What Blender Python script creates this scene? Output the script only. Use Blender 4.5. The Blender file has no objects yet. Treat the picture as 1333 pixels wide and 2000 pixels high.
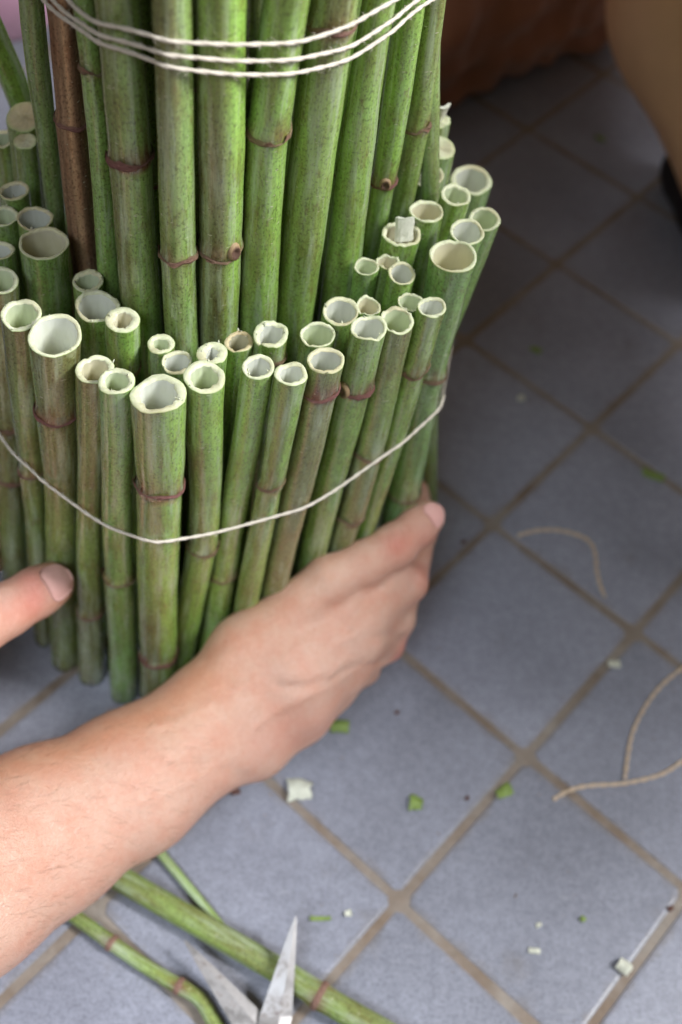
import bpy, math, json
import numpy as np
from mathutils import Matrix, Vector

# ================================================================= camera, world, lamps, exposure
S = bpy.context.scene
CAM_LOC = [10.6322,-28.1366,55.5148]
CAM_ROT = [[0.990512,0.113978,0.076777],[0.137425,-0.821514,-0.553379],[0.0,0.55868,-0.829383]]
LENS = 40.938

CM = 0.01                                     # everything below is laid out in centimetres


def V3(p):
    return Vector((p[0] * CM, p[1] * CM, p[2] * CM))


cam_data = bpy.data.cameras.new('camera')
cam = bpy.data.objects.new('camera', cam_data)
S.collection.objects.link(cam)
r_, d_, f_ = CAM_ROT                          # camera right, down and forward in the place
mat = Matrix(((r_[0], -d_[0], -f_[0], 0), (r_[1], -d_[1], -f_[1], 0), (r_[2], -d_[2], -f_[2], 0), (0, 0, 0, 1)))
cam.matrix_world = Matrix.Translation(V3(CAM_LOC)) @ mat
cam_data.sensor_fit = 'VERTICAL'
cam_data.sensor_height = 36.0
cam_data.sensor_width = 24.0
cam_data.lens = LENS
cam_data.clip_start = 0.02
cam_data.clip_end = 50.0
cam_data.dof.use_dof = True
cam_data.dof.focus_distance = 0.395
cam_data.dof.aperture_fstop = 7.0
S.camera = cam

world = bpy.data.worlds.new('World')
S.world = world
world.use_nodes = True
bg = world.node_tree.nodes['Background']
bg.inputs[0].default_value = (0.86, 0.68, 0.50, 1)
bg.inputs[1].default_value = 0.105


def area(name, loc, target, sx, sy, watts, col, spread=180):
    L = bpy.data.lights.new(name, 'AREA')
    L.shape = 'RECTANGLE'; L.size = sx; L.size_y = sy; L.energy = watts; L.color = col; L.spread = math.radians(spread)
    o = bpy.data.objects.new(name, L)
    S.collection.objects.link(o)
    o.location = loc
    o.rotation_euler = (Vector(target) - Vector(loc)).to_track_quat('-Z', 'Y').to_euler()
    return o


area('window_light', (1.30, 0.0, 1.40), (0.05, -0.08, 0.1), 0.5, 0.6, 50, (0.94, 0.965, 1.0))
area('fill_light', (-0.20, -0.75, 1.0), (-0.06, -0.24, 0.0), 0.6, 0.4, 1.2, (0.78, 0.88, 1.0), 52)  # fill lamp added to brighten the lower-left floor
area('window_light', (0.80, 1.15, 0.85), (0.07, 0.05, 0.30), 0.5, 0.8, 4.5, (0.78, 0.88, 1.0))

S.view_settings.view_transform = 'Standard'
S.view_settings.look = 'None'
S.view_settings.gamma = 1.0
S.view_settings.exposure = 0.24
S.view_settings.use_curve_mapping = False
S.render.engine = 'CYCLES'
S.cycles.use_denoising = True
S.cycles.max_bounces = 8

rng = np.random.default_rng(7)
COL = S.collection


# ================================================================= helpers
def mesh_obj(name, V, F, mat, parent=None, smooth=True, cols=None, sp=None, scale=CM):
    me = bpy.data.meshes.new(name)
    V = np.asarray(V, float)
    me.from_pydata((V * scale).tolist(), [], F.tolist() if isinstance(F, np.ndarray) else F)
    if mat is not None:
        me.materials.append(mat)
    if smooth:
        me.polygons.foreach_set('use_smooth', [True] * len(me.polygons))
    if cols is not None:
        a = me.attributes.new('tint', 'FLOAT_COLOR', 'POINT')
        c = np.ones((len(V), 4)); c[:, :3] = cols
        a.data.foreach_set('color', c.ravel())
    if sp is not None:
        a = me.attributes.new('sp', 'FLOAT_VECTOR', 'POINT')
        a.data.foreach_set('vector', np.asarray(sp, float).ravel())
    me.update()
    o = bpy.data.objects.new(name, me)
    COL.objects.link(o)
    if parent is not None:
        o.parent = parent
    return o


def tag(o, label, cat=None, group=None, kind=None):
    o['label'] = label
    if cat: o['category'] = cat
    if group: o['group'] = group
    if kind: o['kind'] = kind
    return o


def empty(name, loc=None):
    o = bpy.data.objects.new(name, None)
    COL.objects.link(o)
    o.empty_display_size = 0.01
    return o


def join(parts):
    """several (V, F) lists into one"""
    VV, FF, n = [], [], 0
    for V, F in parts:
        VV.append(np.asarray(V, float))
        FF += [tuple(int(i) + n for i in f) for f in F]
        n += len(V)
    return np.concatenate(VV), FF


def spline(P, n):
    """smooth resampling of control points (rows of any width) by Catmull-Rom"""
    P = np.asarray(P, float)
    Q = np.vstack([2 * P[0] - P[1], P, 2 * P[-1] - P[-2]])
    seg = np.linalg.norm(np.diff(P[:, :3], axis=0), axis=1)
    s = np.r_[0, np.cumsum(seg)]
    out = []
    for t in np.linspace(0, s[-1], n):
        i = min(np.searchsorted(s, t, side='right') - 1, len(P) - 2)
        u = (t - s[i]) / max(seg[i], 1e-9)
        a, b, c, d = Q[i], Q[i + 1], Q[i + 2], Q[i + 3]
        out.append(0.5 * ((2 * b) + (-a + c) * u + (2 * a - 5 * b + 4 * c - d) * u * u + (-a + 3 * b - 3 * c + d) * u ** 3))
    return np.array(out)


def frames(P, closed=False):
    """tangent and two cross directions along a path, carried along without twisting"""
    P = np.asarray(P, float)
    if closed:
        T = np.roll(P, -1, 0) - np.roll(P, 1, 0)
    else:
        T = np.gradient(P, axis=0)
    T /= np.maximum(np.linalg.norm(T, axis=1), 1e-9)[:, None]
    X = np.zeros_like(P)
    x = np.array([1.0, 0, 0]) if abs(T[0][0]) < 0.8 else np.array([0, 1.0, 0])
    for i in range(len(P)):
        x = x - T[i] * (x @ T[i]); x /= np.linalg.norm(x); X[i] = x
    return T, X, np.cross(T, X)


def tube(P, R, n=10, closed=False, cap=True):
    P = np.asarray(P, float)
    R = np.broadcast_to(np.asarray(R, float), (len(P),))
    T, X, Y = frames(P, closed)
    a = np.linspace(0, 2 * np.pi, n, endpoint=False)
    V = (P[:, None, :] + R[:, None, None] * (np.cos(a)[None, :, None] * X[:, None, :] + np.sin(a)[None, :, None] * Y[:, None, :])).reshape(-1, 3)
    F = []
    m = len(P)
    for i in range(m if closed else m - 1):
        k = (i + 1) % m
        for j in range(n):
            F.append((i * n + j, i * n + (j + 1) % n, k * n + (j + 1) % n, k * n + j))
    if cap and not closed:
        F.append(tuple(range(n))[::-1]); F.append(tuple((m - 1) * n + j for j in range(n)))
    return V, F


# ================================================================= materials
def new_mat(name):
    m = bpy.data.materials.new(name)
    m.use_nodes = True
    nt = m.node_tree
    return m, nt, nt.nodes['Principled BSDF']


def N(nt, kind, **kw):
    n = nt.nodes.new(kind)
    for k, v in kw.items():
        if k.startswith('i_'):
            n.inputs[k[2:].replace('_', ' ')].default_value = v
        else:
            setattr(n, k, v)
    return n


def noise(nt, vec, scale, detail=3.0, rough=0.55, stretch=None):
    if stretch is not None:
        mp = N(nt, 'ShaderNodeMapping')
        mp.inputs['Scale'].default_value = stretch
        nt.links.new(vec, mp.inputs['Vector']); vec = mp.outputs[0]
    n = N(nt, 'ShaderNodeTexNoise')
    n.inputs['Scale'].default_value = scale
    n.inputs['Detail'].default_value = detail
    n.inputs['Roughness'].default_value = rough
    nt.links.new(vec, n.inputs['Vector'])
    return n.outputs['Fac']


def ramp(nt, val, stops):
    r = N(nt, 'ShaderNodeValToRGB')
    e = r.color_ramp.elements
    while len(e) < len(stops):
        e.new(0.5)
    for el, (p, c) in zip(e, stops):
        el.position = p
        el.color = (c, c, c, 1) if isinstance(c, (int, float)) else (*c, 1)
    nt.links.new(val, r.inputs[0])
    return r.outputs[0]


def mix(nt, fac, a, b, mode='MIX'):
    m = N(nt, 'ShaderNodeMix', data_type='RGBA', blend_type=mode)
    for sock, v in ((m.inputs[0], fac), (m.inputs[6], a), (m.inputs[7], b)):
        if hasattr(v, 'is_output'):
            nt.links.new(v, sock)
        elif isinstance(v, (int, float)):
            sock.default_value = v
        else:
            sock.default_value = (*v, 1)
    return m.outputs[2]


def bump(nt, bsdf, h, strength, dist):
    b = N(nt, 'ShaderNodeBump')
    b.inputs['Strength'].default_value = strength
    b.inputs['Distance'].default_value = dist
    nt.links.new(h, b.inputs['Height'])
    nt.links.new(b.outputs[0], bsdf.inputs['Normal'])


def attr(nt, name, out='Color'):
    a = N(nt, 'ShaderNodeAttribute')
    a.attribute_name = name
    return a.outputs[out]


def stem_skin_material(dry=False, dull=False):
    m, nt, b = new_mat('dry_stem_skin' if dry else ('wilted_stem_skin' if dull else 'stem_skin'))
    sp = attr(nt, 'sp', 'Vector')
    c = attr(nt, 'tint')
    fib = noise(nt, sp, 9.0, 4, 0.6, (1, 1, 0.035))           # long fibres
    blot = noise(nt, sp, 1.8, 5, 0.7, (1, 1, 0.30))          # blotches
    fine = noise(nt, sp, 12.0, 3, 0.65, (1, 1, 0.7))           # speckle
    c = mix(nt, ramp(nt, fib, [(0.35, 0.0), (0.7, 0.55)]), c, mix(nt, 1.0, c, (1.6, 1.5, 1.45), 'MULTIPLY'))
    c = mix(nt, ramp(nt, blot, [(0.46, 0.0), (0.62, 0.75)]), c, mix(nt, 1.0, c, (0.78, 0.62, 0.55), 'MULTIPLY'))
    c = mix(nt, ramp(nt, fine, [(0.50, 0.0), (0.66, 0.9)]), c, mix(nt, 1.0, c, (0.42, 0.36, 0.36), 'MULTIPLY'))
    pale = noise(nt, sp, 11.0, 3, 0.6, (1, 1, 0.5))
    c = mix(nt, ramp(nt, pale, [(0.52, 0.0), (0.72, 0.5)]), c, mix(nt, 1.0, c, (1.5, 1.45, 1.5), 'MULTIPLY'))
    rust = noise(nt, sp, 3.1, 5, 0.75, (1, 1, 0.6))
    c = mix(nt, ramp(nt, rust, [(0.56, 0.0), (0.74, 0.75)]), c, (0.17, 0.10, 0.045))
    bloom_sheen = noise(nt, sp, 2.6, 6, 0.72, (1, 1, 0.09))  # waxy bloom, its pale streaks also painted in as vertical highlights
    c = mix(nt, ramp(nt, bloom_sheen, [(0.49, 0.0), (0.66, 0.62)]), c, (0.46, 0.54, 0.37) if not dry else (0.42, 0.28, 0.17))
    scr = noise(nt, sp, 5.0, 2, 0.5, (0.8, 0.8, 2.6))         # scraped flecks
    c = mix(nt, ramp(nt, scr, [(0.70, 0.0), (0.73, 0.8)]), c, (0.60, 0.58, 0.42))
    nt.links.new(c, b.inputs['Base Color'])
    nt.links.new(ramp(nt, blot, [(0.3, 0.5 if dry or dull else 0.17), (0.7, 0.75 if dry or dull else 0.32)]), b.inputs['Roughness'])
    b.inputs['Specular IOR Level'].default_value = 0.3 if dry or dull else 0.7
    if not (dry or dull):
        b.inputs['Coat Weight'].default_value = 0.35
        b.inputs['Coat Roughness'].default_value = 0.16
    b.inputs['Subsurface Weight'].default_value = 0.06
    b.inputs['Subsurface Radius'].default_value = (0.3, 0.6, 0.15)
    b.inputs['Subsurface Scale'].default_value = 0.002
    h = mix(nt, 0.4, fib, fine)
    bump(nt, b, h, 0.28, 0.0004)
    return m


def cut_material():
    m, nt, b = new_mat('cut_flesh')
    sp = attr(nt, 'sp', 'Vector')
    c = attr(nt, 'tint')
    n = noise(nt, sp, 8.0, 4, 0.65)
    c = mix(nt, ramp(nt, n, [(0.45, 0.0), (0.75, 0.5)]), c, mix(nt, 1.0, c, (0.78, 0.74, 0.55), 'MULTIPLY'))
    nt.links.new(c, b.inputs['Base Color'])
    b.inputs['Roughness'].default_value = 0.55
    b.inputs['Subsurface Weight'].default_value = 0.25
    b.inputs['Subsurface Radius'].default_value = (0.8, 0.9, 0.5)
    b.inputs['Subsurface Scale'].default_value = 0.002
    bump(nt, b, noise(nt, sp, 18.0, 4, 0.7), 0.5, 0.0005)
    return m


def lining_material():
    m, nt, b = new_mat('stem_lining')
    sp = attr(nt, 'sp', 'Vector')
    c = attr(nt, 'tint')
    n = noise(nt, sp, 4.0, 4, 0.6, (1, 1, 0.3))
    c = mix(nt, ramp(nt, n, [(0.4, 0.0), (0.75, 0.35)]), c, mix(nt, 1.0, c, (0.8, 0.8, 0.66), 'MULTIPLY'))
    nt.links.new(c, b.inputs['Base Color'])
    b.inputs['Roughness'].default_value = 0.6
    b.inputs['Subsurface Weight'].default_value = 0.3
    b.inputs['Subsurface Radius'].default_value = (0.8, 0.9, 0.7)
    b.inputs['Subsurface Scale'].default_value = 0.002
    bump(nt, b, n, 0.3, 0.0004)
    return m


def node_material():
    m, nt, b = new_mat('node_bark')
    sp = attr(nt, 'sp', 'Vector')
    n = noise(nt, sp, 5.0, 5, 0.7, (1, 1, 4))
    c = ramp(nt, n, [(0.28, (0.05, 0.02, 0.018)), (0.5, (0.19, 0.085, 0.07)), (0.72, (0.36, 0.24, 0.17))])
    c = mix(nt, 0.55, c, attr(nt, 'tint'))
    nt.links.new(c, b.inputs['Base Color'])
    b.inputs['Roughness'].default_value = 0.6
    bump(nt, b, n, 0.8, 0.0008)
    return m


def string_material(name, col):
    m, nt, b = new_mat(name)
    tc = N(nt, 'ShaderNodeTexCoord')
    n = noise(nt, tc.outputs['Object'], 900.0, 3, 0.6)
    c = mix(nt, n, tuple(0.72 * x for x in col), tuple(min(1, 1.18 * x) for x in col))
    nt.links.new(c, b.inputs['Base Color'])
    b.inputs['Roughness'].default_value = 0.85
    b.inputs['Sheen Weight'].default_value = 0.3
    bump(nt, b, noise(nt, tc.outputs['Object'], 2500.0, 2, 0.6), 0.6, 0.0003)
    return m


def tile_material():
    m, nt, b = new_mat('floor_tile')
    tc = N(nt, 'ShaderNodeTexCoord')
    geo = N(nt, 'ShaderNodeNewGeometry')
    oi = N(nt, 'ShaderNodeObjectInfo')
    pos = geo.outputs['Position']
    big = noise(nt, pos, 14.0, 4, 0.6)
    mid = noise(nt, pos, 190.0, 4, 0.7)
    fine = noise(nt, pos, 700.0, 3, 0.65)
    c = mix(nt, ramp(nt, big, [(0.3, 0.0), (0.7, 1.0)]), (0.222, 0.224, 0.262), (0.296, 0.300, 0.352))
    c = mix(nt, ramp(nt, mid, [(0.42, 0.0), (0.62, 0.6)]), c, mix(nt, 1.0, c, (1.3, 1.3, 1.3), 'MULTIPLY'))
    c = mix(nt, ramp(nt, fine, [(0.35, 0.75), (0.55, 0.0)]), c, mix(nt, 1.0, c, (0.60, 0.60, 0.60), 'MULTIPLY'))
    tone = N(nt, 'ShaderNodeMapRange')
    tone.inputs['To Min'].default_value = 0.84; tone.inputs['To Max'].default_value = 1.12
    nt.links.new(oi.outputs['Random'], tone.inputs['Value'])
    c = mix(nt, 1.0, c, tone.outputs[0], 'MULTIPLY')
    sepx = N(nt, 'ShaderNodeSeparateXYZ'); nt.links.new(tc.outputs['Object'], sepx.inputs[0])
    ax_, ay_ = N(nt, 'ShaderNodeMath', operation='ABSOLUTE'), N(nt, 'ShaderNodeMath', operation='ABSOLUTE')
    nt.links.new(sepx.outputs[0], ax_.inputs[0]); nt.links.new(sepx.outputs[1], ay_.inputs[0])
    mx = N(nt, 'ShaderNodeMath', operation='MAXIMUM')
    nt.links.new(ax_.outputs[0], mx.inputs[0]); nt.links.new(ay_.outputs[0], mx.inputs[1])
    wob = N(nt, 'ShaderNodeMath', operation='MULTIPLY_ADD')
    nt.links.new(noise(nt, pos, 60.0, 4, 0.7), wob.inputs[0]); wob.inputs[1].default_value = 0.016; nt.links.new(mx.outputs[0], wob.inputs[2])
    edge = N(nt, 'ShaderNodeMapRange')
    edge.inputs['From Min'].default_value = 0.0525; edge.inputs['From Max'].default_value = 0.0590
    edge.inputs['To Max'].default_value = 0.6
    nt.links.new(wob.outputs[0], edge.inputs['Value'])
    c = mix(nt, edge.outputs[0], c, (0.20, 0.165, 0.135))
    scuff = noise(nt, pos, 45.0, 3, 0.6, (1.0, 7.0, 1.0))
    c = mix(nt, ramp(nt, scuff, [(0.66, 0.0), (0.74, 0.35)]), c, (0.42, 0.42, 0.44))
    stain = noise(nt, pos, 26.0, 5, 0.65)
    c = mix(nt, ramp(nt, stain, [(0.60, 0.0), (0.80, 0.5)]), c, (0.15, 0.12, 0.09))
    nt.links.new(c, b.inputs['Base Color'])
    nt.links.new(ramp(nt, mid, [(0.3, 0.30), (0.7, 0.48)]), b.inputs['Roughness'])
    bump(nt, b, mix(nt, 0.35, mid, fine), 0.45, 0.0005)
    return m


def grout_material():
    m, nt, b = new_mat('grout')
    geo = N(nt, 'ShaderNodeNewGeometry')
    n = noise(nt, geo.outputs['Position'], 160.0, 5, 0.7)
    g = noise(nt, geo.outputs['Position'], 22.0, 4, 0.65)
    c = mix(nt, n, (0.190, 0.158, 0.130), (0.370, 0.315, 0.265))
    c = mix(nt, ramp(nt, g, [(0.4, 0.0), (0.62, 0.85)]), c, mix(nt, 1.0, c, (0.66, 0.54, 0.44), 'MULTIPLY'))
    nt.links.new(c, b.inputs['Base Color'])
    b.inputs['Roughness'].default_value = 0.9
    bump(nt, b, n, 0.8, 0.001)
    return m


def skin_material():
    m, nt, b = new_mat('skin')
    tc = N(nt, 'ShaderNodeTexCoord')
    p = tc.outputs['Object']
    c = attr(nt, 'tint')
    blot = noise(nt, p, 75.0, 4, 0.6)
    fine = noise(nt, p, 420.0, 4, 0.65)
    c = mix(nt, ramp(nt, blot, [(0.38, 0.0), (0.66, 0.65)]), c, mix(nt, 1.0, c, (0.97, 0.76, 0.70), 'MULTIPLY'))
    frk = noise(nt, p, 260.0, 2, 0.5)
    c = mix(nt, ramp(nt, frk, [(0.70, 0.0), (0.78, 0.5)]), c, mix(nt, 1.0, c, (0.85, 0.55, 0.48), 'MULTIPLY'))
    c = mix(nt, ramp(nt, fine, [(0.40, 0.28), (0.60, 0.0)]), c, mix(nt, 1.0, c, (0.86, 0.74, 0.70), 'MULTIPLY'))
    nt.links.new(c, b.inputs['Base Color'])
    b.inputs['Roughness'].default_value = 0.44
    b.inputs['Specular IOR Level'].default_value = 0.45
    b.inputs['Subsurface Weight'].default_value = 0.14
    b.inputs['Subsurface Radius'].default_value = (1.0, 0.42, 0.28)
    b.inputs['Subsurface Scale'].default_value = 0.0035
    vo = N(nt, 'ShaderNodeTexVoronoi', feature='DISTANCE_TO_EDGE')
    vo.inputs['Scale'].default_value = 900.0
    nt.links.new(p, vo.inputs['Vector'])
    h = mix(nt, 0.5, fine, ramp(nt, vo.outputs['Distance'], [(0.0, 0.0), (0.25, 1.0)]))
    bump(nt, b, h, 0.7, 0.0006)
    return m


def plain_material(name, col, rough=0.6, var=0.25, scale=200.0, metallic=0.0, bmp=0.3):
    m, nt, b = new_mat(name)
    tc = N(nt, 'ShaderNodeTexCoord')
    n = noise(nt, tc.outputs['Object'], scale, 4, 0.65)
    c = mix(nt, n, tuple(x * (1 - var) for x in col), tuple(min(1, x * (1 + var)) for x in col))
    nt.links.new(c, b.inputs['Base Color'])
    b.inputs['Roughness'].default_value = rough
    b.inputs['Metallic'].default_value = metallic
    bump(nt, b, n, bmp, 0.0006)
    return m


def cloth_material(name, col):
    m, nt, b = new_mat(name)
    tc = N(nt, 'ShaderNodeTexCoord')
    p = tc.outputs['Object']
    n = noise(nt, p, 30.0, 4, 0.6)
    w = noise(nt, p, 1200.0, 2, 0.6)
    c = mix(nt, n, tuple(x * 0.75 for x in col), tuple(x * 1.25 for x in col))
    c = mix(nt, ramp(nt, w, [(0.3, 0.3), (0.6, 0.0)]), c, tuple(x * 0.5 for x in col))
    nt.links.new(c, b.inputs['Base Color'])
    b.inputs['Roughness'].default_value = 0.9
    b.inputs['Sheen Weight'].default_value = 0.25
    bump(nt, b, w, 0.4, 0.0006)
    return m


def blade_material():
    m, nt, b = new_mat('scissor_steel')
    tc = N(nt, 'ShaderNodeTexCoord')
    p = tc.outputs['Object']
    st = noise(nt, p, 120.0, 5, 0.7)
    c = mix(nt, ramp(nt, st, [(0.56, 0.0), (0.70, 0.7)]), (0.36, 0.34, 0.33), (0.14, 0.09, 0.07))
    nt.links.new(c, b.inputs['Base Color'])
    b.inputs['Metallic'].default_value = 0.85
    nt.links.new(ramp(nt, st, [(0.4, 0.36), (0.7, 0.7)]), b.inputs['Roughness'])
    bump(nt, b, noise(nt, p, 600.0, 3, 0.6), 0.2, 0.0003)
    return m


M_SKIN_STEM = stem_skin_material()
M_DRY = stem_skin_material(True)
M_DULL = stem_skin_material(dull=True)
M_CUT = cut_material()
M_LINING = lining_material()
M_NODE = node_material()
M_STRING = string_material('cotton_string', (0.72, 0.64, 0.53))
M_STRING_FLOOR = string_material('jute_string', (0.66, 0.50, 0.35))
M_TILE = tile_material()
M_GROUT = grout_material()
M_SKIN = skin_material()
M_HAIR = plain_material('body_hair', (0.20, 0.11, 0.06), 0.5, 0.2, 100.0)
M_NAIL = plain_material('fingernail', (0.78, 0.43, 0.38), 0.36, 0.06, 60.0, bmp=0.03)
M_BROWN = cloth_material('brown_cloth', (0.270, 0.105, 0.050))
M_GREYCLOTH = cloth_material('dark_cloth', (0.10, 0.075, 0.06))
M_SHIN = plain_material('tanned_skin', (0.76, 0.47, 0.26), 0.5, 0.10, 40.0, bmp=0.05)  # the bare leg's own tan colour
M_LILAC = cloth_material('lilac_cloth', (0.52, 0.28, 0.38))
M_SHOE = plain_material('black_rubber', (0.010, 0.010, 0.012), 0.6)
M_BLADE = blade_material()
M_HANDLE = plain_material('dark_plastic', (0.03, 0.03, 0.035), 0.4)
M_RIND = plain_material('green_rind', (0.20, 0.28, 0.06), 0.5, 0.4, 500.0)
M_PITH = plain_material('white_pith', (0.64, 0.64, 0.52), 0.7, 0.12, 600.0, bmp=0.6)
M_CRUMB = plain_material('brown_bark_crumb', (0.12, 0.05, 0.035), 0.7, 0.4, 600.0)

# ================================================================= floor: grout bed with a tile set into it
TI = np.array([-0.58278, -0.81263, 0.0])      # the two directions of the tile grid
TJ = np.array([0.81263, -0.58278, 0.0])
T0 = np.array([17.095, 23.837, 0.0])
gx, gy, gs = 5.0, 20.0, 130.0
floor = mesh_obj('floor', [(gx - gs, gy - gs, -0.07), (gx + gs, gy - gs, -0.07), (gx + gs, gy + gs, -0.07), (gx - gs, gy + gs, -0.07)],
                 [(0, 1, 2, 3)], M_GROUT, smooth=False)
tag(floor, 'floor of square blue-grey tiles laid diagonally with brown grout', kind='structure')


def tile_mesh(seed):
    r = np.random.default_rng(seed)
    half = 5.0 - 0.19
    V, F = [], []
    jit = r.normal(0, 0.045, (8, 2))
    for inset, z, cr in ((0.0, -0.5, 0.30), (0.0, -0.10, 0.30), (0.07, -0.025, 0.28), (0.22, 0.0, 0.30)):
        h = half - inset
        k = 0
        for sx, sy, order in ((1, 1, 0), (-1, 1, 1), (-1, -1, 0), (1, -1, 1)):
            a = (sx * h, sy * (h - cr)); b = (sx * (h - cr), sy * h)
            for q in ((a, b) if order == 0 else (b, a)):
                V.append((q[0] + jit[k][0], q[1] + jit[k][1], z)); k += 1
    for i in range(3):
        for j in range(8):
            F.append((i * 8 + j, i * 8 + (j + 1) % 8, (i + 1) * 8 + (j + 1) % 8, (i + 1) * 8 + j))
    F.append(tuple(24 + j for j in range(8)))
    me = bpy.data.meshes.new('tile')
    me.from_pydata((np.array(V) * CM).tolist(), [], F)
    me.materials.append(M_TILE)
    me.polygons.foreach_set('use_smooth', [False] * len(me.polygons))
    return me


tile_variants = [tile_mesh(k) for k in range(6)]
cr_, cd_, cf_ = (np.array(v) for v in CAM_ROT)
cpos = np.array(CAM_LOC)
tile_yaw = math.atan2(TI[1], TI[0])
for i in range(-9, 10):
    for j in range(-9, 10):
        c = T0 + TI * 10 * (i + 0.5) + TJ * 10 * (j + 0.5)
        if not (-34 < c[0] < 52 and -34 < c[1] < 84):
            continue
        q = c - cpos
        dep = q @ cf_
        if dep < 5 or abs(q @ cr_) / dep > 0.293 + 20.0 / dep or abs(q @ cd_) / dep > 0.44 + 20.0 / dep:
            continue
        o = bpy.data.objects.new('tile', tile_variants[int(rng.integers(6))])
        COL.objects.link(o)
        o.parent = floor
        o.location = V3(c + np.array([0, 0, rng.normal(0, 0.012)]))
        o.rotation_euler = (rng.normal(0, 0.0016), rng.normal(0, 0.0016), tile_yaw + rng.normal(0, 0.003) + math.pi / 2 * int(rng.integers(4)))

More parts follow.
